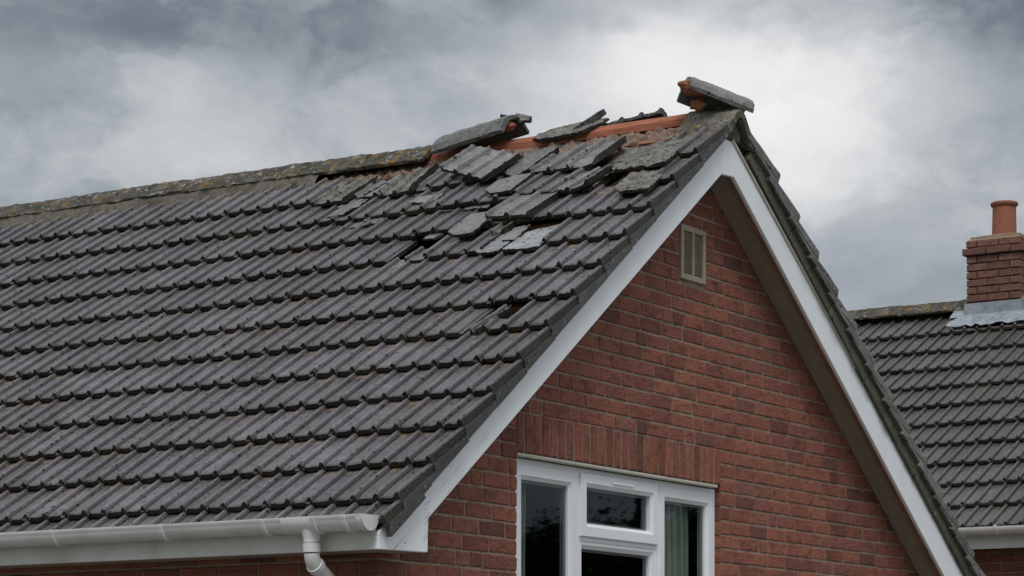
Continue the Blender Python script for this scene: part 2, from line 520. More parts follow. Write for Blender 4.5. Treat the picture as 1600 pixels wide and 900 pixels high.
def bevel_mesh(me, wdt, seg=2, ang=30):
    bm = bmesh.new()
    bm.from_mesh(me)
    es = [e for e in bm.edges if len(e.link_faces) == 2 and e.calc_face_angle(0) > R(ang)]
    bmesh.ops.bevel(bm, geom=es, offset=wdt, segments=seg, affect='EDGES', profile=0.5, clamp_overlap=True)
    bm.to_mesh(me)
    bm.free()
    me.update()
    return me


def empty(name, loc=(0, 0, 0), parent=None, **kw):
    o = link(name, None, parent, None, loc, **kw)
    o.empty_display_size = 0.3
    return o


def fbm(p, f=1.0):
    return mnoise.noise(Vector(p) * f) + 0.5 * mnoise.noise(Vector(p) * f * 2.1)


# ------------------------------------------------------------------ ground
def ground():
    g = MB()
    n = 24
    S = 1500
    pts = [-S + 2 * S * i / n for i in range(n + 1)]
    vs = [(x, y, 0.0) for y in pts for x in pts]
    fs = [(j * (n + 1) + i, j * (n + 1) + i + 1, (j + 1) * (n + 1) + i + 1, (j + 1) * (n + 1) + i) for j in range(n) for i in range(n)]
    g.add(vs, fs)
    link('ground', g.mesh('ground'), None, 'grass', label='green lawn the houses stand on', kind='structure')


ground()
pv = MB()  # unseen slabs added to bounce neutral light up onto the soffits
for i in range(-14, 22):
    for j in range(-22, 18):
        x0, y0 = .35 + i * .6, -.05 + j * .6
        if -8.6 < x0 < .1 and -3.4 < y0 < 3.1:
            continue
        pv.box(x0 + .004, x0 + .596, y0 + .004, y0 + .596, .004, .024 + random.uniform(-.002, .002), 0, random.random())
pme = pv.mesh('bounce_paving', rnd=True)
link('bounce_paving', pme, None, 'paving', label='unseen concrete paving added around the brick house to bounce neutral light', kind='structure')

# ------------------------------------------------------------------ house frame of reference
YR = 0.05                                   # ridge line
TH_F, TH_B = math.atan(.738), math.atan(.697)
O_F, O_B = Vector((0, YR - .0267, 4.9582)), Vector((0, YR, 4.955))
GAUGE, S0 = 0.300, 0.250                    # course spacing down the slope
XV = 0.22                                   # outer face of the verge
TW = 0.236                                  # tile cover width
ROWS = 13
X_END = -8.2


def frame(O, th, back=False):
    if not back:
        ex, ey, ez = Vector((1, 0, 0)), Vector((0, math.cos(th), math.sin(th))), Vector((0, -math.sin(th), math.cos(th)))
    else:
        ex, ey, ez = Vector((-1, 0, 0)), Vector((0, -math.cos(th), math.sin(th))), Vector((0, math.sin(th), math.cos(th)))
    m = Matrix.Identity(4)
    for i, v in enumerate((ex, ey, ez, O)):
        for k in range(3):
            m[k][i] = v[k]
    return m


MF, MBK = frame(O_F, TH_F), frame(O_B, TH_B, True)
TILT = math.atan(0.038 / GAUGE)

house = empty('house', (0, 0, 0), label='red brick house with storm-damaged grey tiled roof and white gable boards', cat='house')


# ------------------------------------------------------------------ tile meshes
RIB = [(-.020, 0.0), (-.0155, .0065), (-.009, .0155), (-.002, .0185), (.005, .0178), (.0105, .0135), (.0140, .003), (.0152, -.009), (.0212, -.009), (.0232, 0.0)]


def rib(x, c):
    """height of a moulded roll, with a narrow channel along its weather side"""
    u = x - c
    if u <= RIB[0][0] or u >= RIB[-1][0]:
        return 0.0
    for (a, za), (b, zb) in zip(RIB, RIB[1:]):
        if a <= u <= b:
            return za + (zb - za) * (u - a) / (b - a)
    return 0.0


def profile(width, pans, left=True):
    xs = set()
    sp = width / pans
    for i in range(pans):
        for dx, _ in RIB:
            if i * sp + dx < width - .027:
                xs.add(round(i * sp + dx, 5))
    for i in range(pans):
        xs |= {round(i * sp + sp * .35, 5), round(i * sp + sp * .62, 5)}
    xs |= {round(width - .027, 5)}
    return sorted(xs), [i * sp for i in range(pans)]


TH = 0.031


def tile_mesh(seed, width=TW, pans=2, L=0.385, verge=None):
    rs = random.Random(seed)
    xs, cs = profile(width, pans)
    zt = [sum(rib(x, c) for c in cs) - .0022 * math.sin(math.pi * min(1, max(0, ((x % (width / pans)) - .027) / (width / pans - .05)))) for x in xs]
    if verge is None:
        xs += [width - .024, width - .001]
        zt += [-.009, -.009]
    else:
        xs += [width - .020, width - .004, width]
        zt += [.016, .018, .010]
    n = len(xs)
    ys = [0.0, 0.008, 0.10, 0.26, L]
    mb = MB()
    vs = []
    chip = [rs.uniform(-.0032, .0032) + (rs.random() < .08) * rs.uniform(0, .011) for _ in range(n)]
    drop = [rs.uniform(0, .0025) for _ in range(n)]
    bend = rs.uniform(-.003, .003)
    for j, y in enumerate(ys):
        for i in range(n):
            yy = y + (chip[i] if j < 2 else 0)
            z = zt[i] - (0.0045 + drop[i] if j == 0 else 0) + bend * (y / L) * (xs[i] / width)
            vs.append((xs[i], yy, z + rs.uniform(-.0006, .0006)))
    nb = len(vs)
    for j, y in enumerate((0.004, L)):
        for i in range(n):
            zb = -TH if xs[i] > 0 else -.0075
            vs.append((xs[i], y + (chip[i] if j == 0 else 0), zb + (drop[i] if j == 0 else 0)))
    fs, mi = [], []
    m = len(ys)
    for j in range(m - 1):
        for i in range(n - 1):
            a = j * n + i
            fs.append((a, a + 1, a + n + 1, a + n)); mi.append(0)
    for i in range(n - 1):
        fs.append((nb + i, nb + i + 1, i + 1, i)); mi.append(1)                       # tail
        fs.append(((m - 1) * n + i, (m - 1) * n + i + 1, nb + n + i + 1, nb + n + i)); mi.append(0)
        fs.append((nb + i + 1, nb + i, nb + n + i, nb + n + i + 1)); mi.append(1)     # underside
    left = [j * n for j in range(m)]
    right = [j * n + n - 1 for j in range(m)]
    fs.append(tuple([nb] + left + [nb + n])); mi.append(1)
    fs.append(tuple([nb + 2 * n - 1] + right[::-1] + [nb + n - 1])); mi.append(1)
    mb.add(vs, fs, mi)
    if verge == 'front':       # cloak hanging over the barge board, in two slightly stepped bands
        c0, c1 = 0.034 + rs.uniform(-.002, .002), 0.090 + rs.uniform(-.004, .004)
        mb.prism([(0.0, -.024), (0.0, -c0 - .012), (.30, -c0 - .004), (.36, -.034), (.36, -.024)], width - .018, width - .001, 'x', 2)
        mb.prism([(0.010, -.033), (-0.004, -c1), (.306, -c1 + .036), (.30, -.027)], width - .019, width + .008 + rs.uniform(-.003, .003), 'x', 2)
    me = mb.mesh('tile_shape')
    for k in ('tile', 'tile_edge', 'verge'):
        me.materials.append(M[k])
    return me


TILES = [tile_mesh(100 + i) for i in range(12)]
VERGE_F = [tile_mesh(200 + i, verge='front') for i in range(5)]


def tail(k):
    return S0 + GAUGE * k if k < ROWS else S0 + GAUGE * k - .160


def local(x, s, h=0.0, rz=0.0, rx=0.0, ry=0.0, tilt=True, sc_=(1, 1, 1)):
    """matrix in roof coordinates: x along the ridge, s down the slope, h above the tile plane"""
    return (Matrix.Translation((x, -s, h)) @ Matrix.Rotation(rz, 4, 'Z') @ Matrix.Rotation(rx - (TILT if tilt else 0), 4, 'X')
            @ Matrix.Rotation(ry, 4, 'Y') @ Matrix.Diagonal((*sc_, 1)))


# ------------------------------------------------------------------ roof deck, battens, attic void
HOLES_F = [(-1.30, -0.92, 1.06, 1.44), (-0.36, -0.02, 2.06, 2.42)]     # x0, x1, s0, s1


def deck():
    mb = MB()
    h = -.085

    def quad(mtx, x0, x1, s0, s1):
        mb.add([mtx @ Vector((x0, -s1, h)), mtx @ Vector((x1, -s1, h)), mtx @ Vector((x1, -s0, h)), mtx @ Vector((x0, -s0, h)),
                mtx @ Vector((x0, -s1, h - .012)), mtx @ Vector((x1, -s1, h - .012)), mtx @ Vector((x1, -s0, h - .012)), mtx @ Vector((x0, -s0, h - .012))],
               [(0, 1, 2, 3), (7, 6, 5, 4), (0, 4, 5, 1), (1, 5, 6, 2), (2, 6, 7, 3), (3, 7, 4, 0)])
    xs = sorted({X_END, 0.16} | {v for hh in HOLES_F for v in hh[:2]})
    ss = sorted({0.02, 3.98} | {v for hh in HOLES_F for v in hh[2:]})
    for i in range(len(xs) - 1):
        for j in range(len(ss) - 1):
            cx, cs = (xs[i] + xs[i + 1]) / 2, (ss[j] + ss[j + 1]) / 2
            if any(a < cx < b and c < cs < e for a, b, c, e in HOLES_F):
                continue
            quad(MF, xs[i], xs[i + 1], ss[j], ss[j + 1])
    quad(MBK, -0.16, -X_END, 0.02, 4.05)
    return link('roof', mb.mesh('roof_deck'), house, 'felt')


roof = deck()
for k in range(1, ROWS + 1):
    s = tail(k) - 0.345
    cuts = [X_END, 0.15]
    for a, b, c, e in HOLES_F:
        if c < s < e:
            cuts += [a, b]
    cuts.sort()
    mb = MB()
    for a, b in zip(cuts[::2], cuts[1::2]):
        mb.box(a, b, -s - .02, -s + .02, -.0845, -.062)
    link('batten', mb.mesh('batten'), roof, 'batten', mtx=MF.copy())

# ------------------------------------------------------------------ field tiles
GONE = {(1, c) for c in (1, 2, 3, 4, 7, 8, 9)} | {(2, 1), (2, 2), (3, 4), (4, 2), (4, 3), (4, 5), (7, 1)}
stuff = MB()
rt = random.Random(5)


def in_view(P, mx=60):
    dv = P - CAM
    D = dv.dot(Vector(Fv))
    u = 800 + 4088 * dv.dot(Vector(Rv)) / D
    v = 1132 - 4088 * dv.z / D
    return -mx < u < 1600 + mx and -mx < v < 900 + mx


ncol = int((XV - X_END) / TW)
count = 0
for k in range(1, ROWS + 1):
    for c in range(ncol):
        if (k, c) in GONE:
            continue
        x = XV - TW * (c + 1) + (0.135 if False else 0)
        s = tail(k) + rt.uniform(-.0035, .0035) + 0.006 * math.sin(c * .9 + k)
        near = max(0.0, 1 - math.hypot((x + .9) / 1.2, (s - .7) / .7))
        h = rt.uniform(-.001, .002) - (.022 if k == ROWS else 0) + near * rt.uniform(0, .020)
        rz = R(rt.uniform(-.45, .45)) + near * R(rt.uniform(-4.5, 4.5))
        ry = R(rt.uniform(-.25, .25)) + near * R(rt.uniform(-2, 2))
        m = MF @ local(x, s + near * rt.uniform(-.015, .035), h, rz, R(rt.uniform(-.2, .3)), ry)
        me = rt.choice(VERGE_F if c == 0 else TILES)
        P = m @ Vector((TW / 2, .15, 0))
        if c == 0:
            m = MF @ local(x, tail(k) + rt.uniform(-.003, .003), rt.uniform(-.001, .002) - (.022 if k == ROWS else 0), R(rt.uniform(-.2, .2)))
            link('verge_tile', me, roof, mtx=m)
        elif in_view(P, 90):
            link('roof_tile', me, roof, mtx=m)
            count += 1
        else:
            stuff.merge(me, m, rt.random())
print('field tiles', count)
# back slope: everything but the verge is out of sight, one joined part
for k in range(1, ROWS + 1):
    for c in range(1, ncol):
        m = MBK @ local(-XV + TW * c, S0 + GAUGE * k, rt.uniform(-.001, .002))
        stuff.merge(TILES[(k * 7 + c) % 12], m, rt.random())
me = stuff.mesh('far_tiles', rnd=True)
for kk in ('tile', 'tile_edge', 'verge'):
    me.materials.append(M[kk])
link('far_roof_tiles', me, roof, kind='stuff')


def back_verge_mesh(seed):
    rs = random.Random(seed)
    mb = MB()
    j = lambda a: rs.uniform(-a, a)
    # tile edge with a raised roll, seen against the sky
    L = .39
    sec = [(0, -.030), (0, .010), (.010, .026), (.034, .026), (.046, .002), (.27, 0.0), (.27, -.026), (.03, -.030)]
    ysn = [0, .006, .13, .26, L]
    vs = []
    for q, y in enumerate(ysn):
        for (x, z) in sec:
            vs.append((x + j(.003), y + (j(.006) if q < 2 else 0), z - (.005 if q == 0 and z > -.02 else 0) + j(.004)))
    n = len(sec)
    fs = [(a * n + i, a * n + (i + 1) % n, (a + 1) * n + (i + 1) % n, (a + 1) * n + i) for a in range(len(ysn) - 1) for i in range(n)]
    fs = [f[::-1] for f in fs]
    fs += [tuple(range(n)), tuple((len(ysn) - 1) * n + i for i in reversed(range(n)))]
    mb.add(vs, fs, 0)
    mb.prism([(.30, -.027), (0.0, -.027), (-.004, -.066 + j(.004)), (.302, -.040 + j(.003))], .001, .024, 'x', 0)
    me = mb.mesh('back_verge_shape')
    me.materials.append(M['verge_back'])
    return me


BV = [back_verge_mesh(300 + i) for i in range(4)]
for k in range(1, 15):
    m = MBK @ local(-XV - .004 + rt.uniform(-.003, .003), S0 + GAUGE * k * 1.0, rt.uniform(.012, .020), R(rt.uniform(-.6, .6)), -R(2.2))
    link('verge_tile', BV[k % 4], roof, mtx=m)
    # bedding strip below it, with an open joint
    mb = MB()
    a = rt.uniform(-.003, .003)
    mb.prism([(.293, -.012), (.0, -.040), (.0 + a, -.138), (.293, -.136)], .018 + rt.uniform(-.002, .002), .05, 'x')
    link('undercloak', bevel_mesh(mb.mesh('undercloak'), .003, 1), roof, 'undercloak',
         mtx=MBK @ Matrix.Translation((-XV, -(S0 + GAUGE * k), 0)))


# ------------------------------------------------------------------ broken and displaced tiles
def slab(seed, width=.27, L=.36, pans=2, cuts=(), rough=0.0, nx=40, ny=14, thick=.020, curl=0.0, left=True, ribs=True):
    """a tile or a piece of one: ribbed solid, bitten off by jagged cuts (px, py, nx, ny) and eroded"""
    rs = random.Random(seed)
    sp = width / pans
    cs = [i * sp for i in range(0 if left else 1, pans + 1)] if ribs else []
    bm = bmesh.new()
    so = Vector((seed * 3.7, seed * 1.3, 0))
    top, bot = [], []
    for j in range(ny + 1):
        for i in range(nx + 1):
            x, y = width * i / nx, L * j / ny
            edge = min(i, nx - i, j, ny - j)
            jx, jy = (0, 0)
            if edge == 0:
                jx = rs.uniform(-.0035, .0035)
                jy = rs.uniform(-.0035, .0035)
            z = sum(rib(x, c) for c in cs)
            e = fbm(so + Vector((x * 26, y * 26, 0))) * rough
            z += e - abs(e) * .3 + curl * ((x / width - .5) ** 2) * 4 + (-.003 if edge == 0 else 0)
            zb = -thick + curl * ((x / width - .5) ** 2) * 4 + rs.uniform(-.002, .002) * (rough > 0)
            top.append(bm.verts.new((x - width / 2 + jx, y + jy, z)))
            bot.append(bm.verts.new((x - width / 2 + jx, y + jy, zb)))
    N_ = nx + 1
    for j in range(ny):
        for i in range(nx):
            a = j * N_ + i
            bm.faces.new((top[a], top[a + 1], top[a + N_ + 1], top[a + N_]))
            f = bm.faces.new((bot[a + N_], bot[a + N_ + 1], bot[a + 1], bot[a]))
            f.material_index = 1
    ring = [j for j in range(N_)] + [j * N_ + nx for j in range(1, ny + 1)] + [ny * N_ + i for i in range(nx - 1, -1, -1)] + [j * N_ for j in range(ny - 1, 0, -1)]
    for a, b in zip(ring, ring[1:] + ring[:1]):
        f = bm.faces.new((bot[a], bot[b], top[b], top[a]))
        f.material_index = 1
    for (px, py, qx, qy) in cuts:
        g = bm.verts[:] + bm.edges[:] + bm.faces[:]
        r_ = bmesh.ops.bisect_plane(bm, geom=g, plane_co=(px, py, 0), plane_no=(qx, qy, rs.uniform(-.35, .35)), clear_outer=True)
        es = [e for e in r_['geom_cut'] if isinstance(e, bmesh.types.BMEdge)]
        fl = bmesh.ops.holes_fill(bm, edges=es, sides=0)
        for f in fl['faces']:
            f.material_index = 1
        bmesh.ops.triangulate(bm, faces=fl['faces'])
    bmesh.ops.recalc_face_normals(bm, faces=bm.faces[:])
    me = bpy.data.meshes.new('broken_tile_shape')
    bm.to_mesh(me)
    bm.free()
    return me


def place(name, me, mats, mtx, parent=None, **kw):
    for k in mats:
        me.materials.append(M[k])
    return link(name, me, parent, mtx=mtx, **kw)


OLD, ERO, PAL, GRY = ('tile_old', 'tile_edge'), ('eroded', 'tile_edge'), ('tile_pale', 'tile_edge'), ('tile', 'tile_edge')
B = 'broken_tile'
# top course, left to right: pieces still hanging on the roof
place(B, slab(1, .235, .33, 2, [(-.12, .22, -.8, .7)], .006), ERO, MF @ local(-2.066, .620, .012, R(-5), R(1.5), R(-2)), roof)
place(B, slab(2, .115, .24, 1, [(.02, .22, .3, 1)], .003), OLD, MF @ local(-1.925, .530, -.012, R(-14), R(.5), R(5)), roof)
place(B, slab(3, .215, .38, 2, [(-.07, .03, -.5, -1), (.02, .37, -.5, 1)], .010), ERO, MF @ local(-1.615, .625, .012, R(6), R(2.2), R(-4)), roof)
place(B, slab(25, .27, .385, 2, [(-.05, .25, -.6, .8)], .004), OLD, MF @ local(-1.79, .560, -.008, R(2), 0, R(1)), roof)
place(B, slab(21, .27, .385, 2), OLD, MF @ local(-1.53, .565, -.012, R(-1.5), 0, R(2)), roof)
place(B, slab(4, .15, .36, 1, [(-.05, .25, -1, .5), (-.04, .04, -.9, -.5)], .005), OLD, MF @ local(-.905, .572, .010, R(-9), R(4.0), R(12)), roof)
place(B, slab(5, .26, .37, 2, [(-.10, .27, -.9, .6)], .003), OLD, MF @ local(-.650, .580, .012, R(-6), R(1.0), R(-2)), roof)
place(B, slab(6, .185, .37, 1, [(.085, .02, 1, -.5), (.06, .36, .9, .8)], .003, curl=.016), OLD, MF @ local(-.430, .615, .020, R(-5), R(1.5), R(-5)), roof)
place(B, slab(7, .12, .25, 1, [(.03, .20, .5, 1)], .006, ribs=False), ERO, MF @ local(-.30, .46, -.045, R(8), R(2), R(4)), roof)
# second course
place(B, slab(9, .20, .30, 1, [(-.06, .20, -.7, .8)], .010, ribs=False), ('pink', 'pink'), MF @ local(-.205, .86, -.052, R(6), 0, 0), roof)
place(B, slab(23, .236, .385, 2), OLD, MF @ local(-.37, .85, -.012, R(-2), 0, 0), roof)
# third, fourth and seventh courses
place(B, slab(11, .236, .385, 2), GRY, MF @ local(-.842, 1.15, -.008, R(-1), 0, R(-1)), roof)
place(B, slab(12, .160, .31, 1, [(-.05, .01, -.6, -1)], .004, ribs=False), PAL, MF @ local(-.573, 1.500, .004, R(-2), R(1), R(-2)), roof)
place(B, slab(13, .205, .33, 1, [(.09, .02, .5, -1), (-.06, .26, -.6, .8)], .003, ribs=False), PAL, MF @ local(-.375, 1.495, .000, R(-5), R(.5), R(2)), roof)
place(B, slab(26, .11, .385, 1, []), GRY, MF @ local(-.672, 1.45, -.004, R(-1), 0, 0), roof)
place(B, slab(14, .13, .30, 1, [(-.03, .20, -.5, 1), (.04, .20, .6, 1)], .002), GRY, MF @ local(-1.03, 1.450, -.018, R(2), R(-2.5), R(2)), roof)
place(B, slab(15, .052, .30, 1, [(0, .28, .4, 1)], .003, thick=.02), GRY, MF @ local(-.172, 2.380, .004, R(-9), R(1), 0), roof)
place(B, slab(16, .105, .13, 1, [(.02, .11, .4, 1)], .003), GRY, MF @ local(-.075, 2.352, -.002, R(2), 0, 0), roof)

place(B, slab(28, .020, .15, 1, [(0, .135, .5, 1), (0, .012, -.5, -1)], .001, thick=.01, ribs=False, nx=6, ny=8), PAL, MF @ local(-.972, 3.50, -.002, R(0), 0, 0), roof)

# cracked shards wedged among the slipped tiles
rs_ = random.Random(2024)
for i in range(13):
    x, sdn = rs_.uniform(-2.05, .02), rs_.uniform(.42, 1.50)
    if sdn > .95 and not (-1.2 < x < -.25):
        sdn -= .45
    wd, ln = rs_.uniform(.07, .17), rs_.uniform(.12, .26)
    kk = rs_.randrange(1, 5)
    row = S0 + GAUGE * math.ceil((sdn - S0) / GAUGE)
    drop_ = -.038 * max(0.0, (row - sdn)) / GAUGE
    place(B, slab(700 + i, wd, ln, 1, [(rs_.uniform(-.3, .1) * wd, ln * rs_.uniform(.5, .8), rs_.uniform(-1, -.3), 1), (wd * .3, ln * .1, 1, rs_.uniform(-1, 0))][:rs_.randrange(1, 3)],
                    rs_.uniform(.002, .008), thick=.014, ribs=rs_.random() < .4, nx=16, ny=12),
          (OLD, ERO, ERO, GRY, OLD)[kk], MF @ local(x, sdn, drop_ + rs_.uniform(.010, .017), R(rs_.uniform(-14, 12)), R(rs_.uniform(-1, 3)), R(rs_.uniform(-5, 5))), roof)

# things that have come loose and could be lifted off
LG = 'roof tiles torn loose by the storm'
place('loose_tile', slab(31, .395, .255, 3, [(-.18, .245, -.6, 1)], .003, nx=60), OLD,
      MF @ local(-1.190, .560, .048, R(-25), R(2), R(4), tilt=False),
      label='whole three-channel grey tile lying askew just below the tilted ridge tile', cat='roof tile', group=LG)
place('loose_tile', slab(32, .20, .215, 1, [(-.06, .01, -.6, -1), (-.05, .19, -.7, .7)], .003, ribs=False, curl=.006), OLD,
      MF @ local(-.840, .838, .034, R(-9), R(-2), R(-2), tilt=False),
      label='flat broken slab of tile right below the askew three-channel tile', cat='roof tile', group=LG)
place('loose_tile', slab(33, .275, .46, 2, [(.125, .32, 1, .35)], .002), OLD,
      MF @ local(-.610, 1.150, .034, R(-5), R(-.2), R(1.5)),
      label='long ribbed tile slid a whole course down in the middle of the damage', cat='roof tile', group=LG)
place('loose_tile', slab(34, .215, .27, 2, [(-.09, .03, -1, -.8), (.10, .05, .8, -.9)], .005, curl=.012), OLD,
      MF @ local(-.382, .890, .020, R(-13), R(1.5), R(-4)),
      label='curled tile with a ragged lower edge beside the pink exposed bedding', cat='roof tile', group=LG)
place('loose_tile', slab(35, .335, .38, 2, [(-.12, .28, -1, .9), (-.15, .03, -1, -.6), (.10, .37, .3, 1)], .013, ribs=False, nx=34, ny=30), ERO,
      MF @ local(-.050, .730, .030, R(2), R(1.5), R(0)),
      label='large crumbling mottled slab just under the exposed red ridge timber', cat='roof tile', group=LG)
place('loose_tile', slab(36, .225, .28, 1, [(-.09, .05, -1, -.7), (.09, .22, .9, .5)], .009, ribs=False, nx=26, ny=22), ERO,
      MF @ local(.035, 1.015, .030, R(1), R(1), R(2)),
      label='smaller pale mottled slab below the large crumbling slab near the verge', cat='roof tile', group=LG)
place('loose_tile', slab(37, .165, .33, 1, [(-.07, .02, -.5, -1), (-.05, .30, -.6, 1)], .004, ribs=False, curl=.008), OLD,
      MF @ local(-.827, 1.300, .028, R(1), R(1), R(3)),
      label='slipped pale tile overhanging the dark hole in the roof', cat='roof tile', group=LG)

# ------------------------------------------------------------------ torn bedding along the ridge, ridge timber
def rubble_strip():
    mb = MB()
    nx, ny = 130, 9
    vs, fs = [], []
    for j in range(ny + 1):
        for i in range(nx + 1):
            x = -2.35 + 2.33 * i / nx
            s = 0.03 + .21 * j / ny
            p = Vector((x * 14, s * 14, 3.0))
            z = -.060 + .026 * fbm(p) + .014 * fbm(p * 3.1)
            if j == ny:
                z -= .04
            vs.append(MF @ Vector((x, -s - .02 * fbm(Vector((x * 9, 0, 7))), z)))
    fs = [(j * (nx + 1) + i, (j + 1) * (nx + 1) + i, (j + 1) * (nx + 1) + i + 1, j * (nx + 1) + i + 1) for j in range(ny) for i in range(nx)]
    mb.add(vs, fs)
    return mb.mesh('rubble', smooth=False)


link('torn_bedding', rubble_strip(), roof, 'pink')


def timber():
    mb = MB()
    sec = [(YR + .032, 4.845), (YR + .032, 4.925), (YR + .006, 4.938), (YR - .034, 4.903), (YR - .036, 4.868)]
    xs = [-1.95 + i * .1 for i in range(20)] + [-.02]
    vs = []
    for i, x in enumerate(xs):
        for k, (y, z) in enumerate(sec):
            vs.append((x, y + .0035 * fbm(Vector((x * 3, k * 5.0, 0))), z + .005 * fbm(Vector((x * 2.5, k * 3.0, 9))) + .006 * (x + 1)))
    n = len(sec)
    fs = [(a * n + i, a * n + (i + 1) % n, (a + 1) * n + (i + 1) % n, (a + 1) * n + i) for a in range(len(xs) - 1) for i in range(n)]
    fs += [tuple(reversed(range(n))), tuple((len(xs) - 1) * n + i for i in range(n))]
    mb.add(vs, fs)
    me = mb.mesh('ridge_timber')
    bm = bmesh.new(); bm.from_mesh(me); bmesh.ops.recalc_face_normals(bm, faces=bm.faces[:]); bm.to_mesh(me); bm.free()
    return me


link('ridge_timber', timber(), roof, 'timber', loc=(0, -.012, .002))


# ------------------------------------------------------------------ ridge tiles
def ridge_mesh(seed, L=.45, wing=.150, drop=.100, th=.024, rough=.004, arch=0.0):
    rs = random.Random(seed)
    out = [(-wing, -drop), (-wing * .62, -drop * .55), (-wing * .30, -drop * .18), (-.020, -.004), (0.0, 0.0),
           (.020, -.004), (wing * .30, -drop * .18), (wing * .62, -drop * .55), (wing, -drop)]
    if arch:
        out = [(wing * math.sin(a) / math.sin(R(arch)), drop * (math.cos(a) - 1) / (1 - math.cos(R(arch)))) for a in [R(arch) * (i - 4) / 4 for i in range(9)]]
    inn = [(y * .86, z - th * 1.05) for y, z in out]
    inn[0] = (-wing + th * .35, -drop - th * .75)
    inn[-1] = (wing - th * .35, -drop - th * .75)
    nL = 12
    vs = []
    n = len(out)
    for q in range(nL + 1):
        x = -L / 2 + L * q / nL
        e = 1 if q in (0, nL) else 0
        for (y, z) in out:
            p = Vector((x * 22 + seed, y * 22, z * 22))
            vs.append((x + e * rs.uniform(-.004, .004), y + rough * fbm(p), z + rough * fbm(p + Vector((9, 0, 0))) - e * .003))
        for (y, z) in inn:
            vs.append((x + e * rs.uniform(-.003, .003), y, z))
    w2 = 2 * n
    fs = []
    for q in range(nL):
        a, b = q * w2, (q + 1) * w2
        for i in range(n - 1):
            fs.append((a + i, b + i, b + i + 1, a + i + 1))
            fs.append((a + n + i + 1, b + n + i + 1, b + n + i, a + n + i))
        fs.append((a, a + n, b + n, b))
        fs.append((a + n - 1, b + n - 1, b + 2 * n - 1, a + 2 * n - 1))
    for q in (0, nL):
        a = q * w2
        for i in range(n - 1):
            f = (a + i, a + i + 1, a + n + i + 1, a + n + i)
            fs.append(f if q == 0 else f[::-1])
    mb = MB()
    mb.add(vs, fs)
    me = mb.mesh('ridge_tile_shape')
    bm = bmesh.new(); bm.from_mesh(me); bmesh.ops.recalc_face_normals(bm, faces=bm.faces[:]); bm.to_mesh(me); bm.free()
    return me


RZ = 4.972
RID = [ridge_mesh(400 + i, rough=.010) for i in range(5)]
for me in RID:
    me.materials.append(M['ridge'])
x = -1.70
i = 0
while x > X_END - .2:
    m = Matrix.Translation((x - .225, YR, RZ + rt.uniform(-.004, .004))) @ Matrix.Rotation(R(rt.uniform(-.6, .6)), 4, 'Y') @ Matrix.Rotation(R(rt.uniform(-1, 1)), 4, 'X')
    link('ridge_tile', RID[i % 5], roof, mtx=m)
    x -= .437
    i += 1


def mortar_bed(x0, x1):
    mb = MB()
    nx = int((x1 - x0) / .03)
    vs, fs = [], []
    for sgn in (-1, 1):
        b = len(vs)
        for i in range(nx + 1):
            xx = x0 + (x1 - x0) * i / nx
            for j, (y, z) in enumerate(((.118, 4.885), (.140, 4.868), (.172, 4.825), (.205, 4.765))):
                p = Vector((xx * 12, j * 2.3, sgn * 3.0))
                vs.append((xx, YR + sgn * (y + .010 * fbm(p)), z + .010 * fbm(p + Vector((0, 0, 5)))))
        for i in range(nx):
            for j in range(3):
                a = b + i * 4 + j
                f = (a, a + 1, a + 5, a + 4)
                fs.append(f if sgn < 0 else f[::-1])
    mb.add(vs, fs)
    return mb.mesh('ridge_mortar', smooth=True)


link('ridge_mortar', mortar_bed(X_END, -2.42), roof, 'bed')

me = ridge_mesh(420, L=.30, wing=.172, drop=.155, th=.040, rough=.008)
me.materials.append(M['ridge_end'])
link('end_ridge_tile', me, roof, mtx=Matrix.Translation((.085, YR - .005, 4.940)) @ Matrix.Rotation(R(5), 4, 'Y'))
# lump of mortar filling the open end above the barge boards
mb = MB()
mb.prism([(-.085, 4.76), (.135, 4.76), (.11, 4.83), (.05, 4.872), (-.01, 4.83)], .02, .19, 'x')
link('end_mortar', bevel_mesh(mb.mesh('end_mortar'), .012, 2), roof, 'bed')


def lump(seed, r, sx, sy, sz):
    bm = bmesh.new()
    bmesh.ops.create_icosphere(bm, subdivisions=3, radius=r)
    for v in bm.verts:
        k = 1 + .45 * fbm(v.co * (2.2 / r) + Vector((seed, 0, 0)), .6)
        v.co = Vector((v.co.x * sx, v.co.y * sy, v.co.z * sz)) * k
    me = bpy.data.meshes.new('lump_shape')
    bm.to_mesh(me)
    bm.free()
    return me


# ridge tile knocked up at its open end
g = empty('loose_ridge_tile', (-1.45, YR, 4.97), label='ridge tile tilted up off the red timber at the end of the unbroken ridge', cat='ridge tile')
me = ridge_mesh(430, L=.49, wing=.140, drop=.088, th=.026, rough=.007, arch=46)
me.materials.append(M['ridge_grey'])
mt = Matrix.Translation((.045, -.035, .068)) @ Matrix.Rotation(R(-7.5), 4, 'Y') @ Matrix.Rotation(R(9), 4, 'X') @ Matrix.Rotation(R(-3), 4, 'Z')
link('ridge_shell', me, g, mtx=mt)
link('clay_core', lump(3, .045, 1.5, .9, .6), g, 'clay', mtx=mt @ Matrix.Translation((.185, -.005, -.060)))
place('tile_scrap', slab(41, .10, .16, 1, [(.02, .14, .3, 1)], .003), OLD, mt @ Matrix.Translation((.27, .07, -.035)) @ Matrix.Rotation(R(70), 4, 'Z') @ Matrix.Rotation(R(20), 4, 'X'), parent=g)

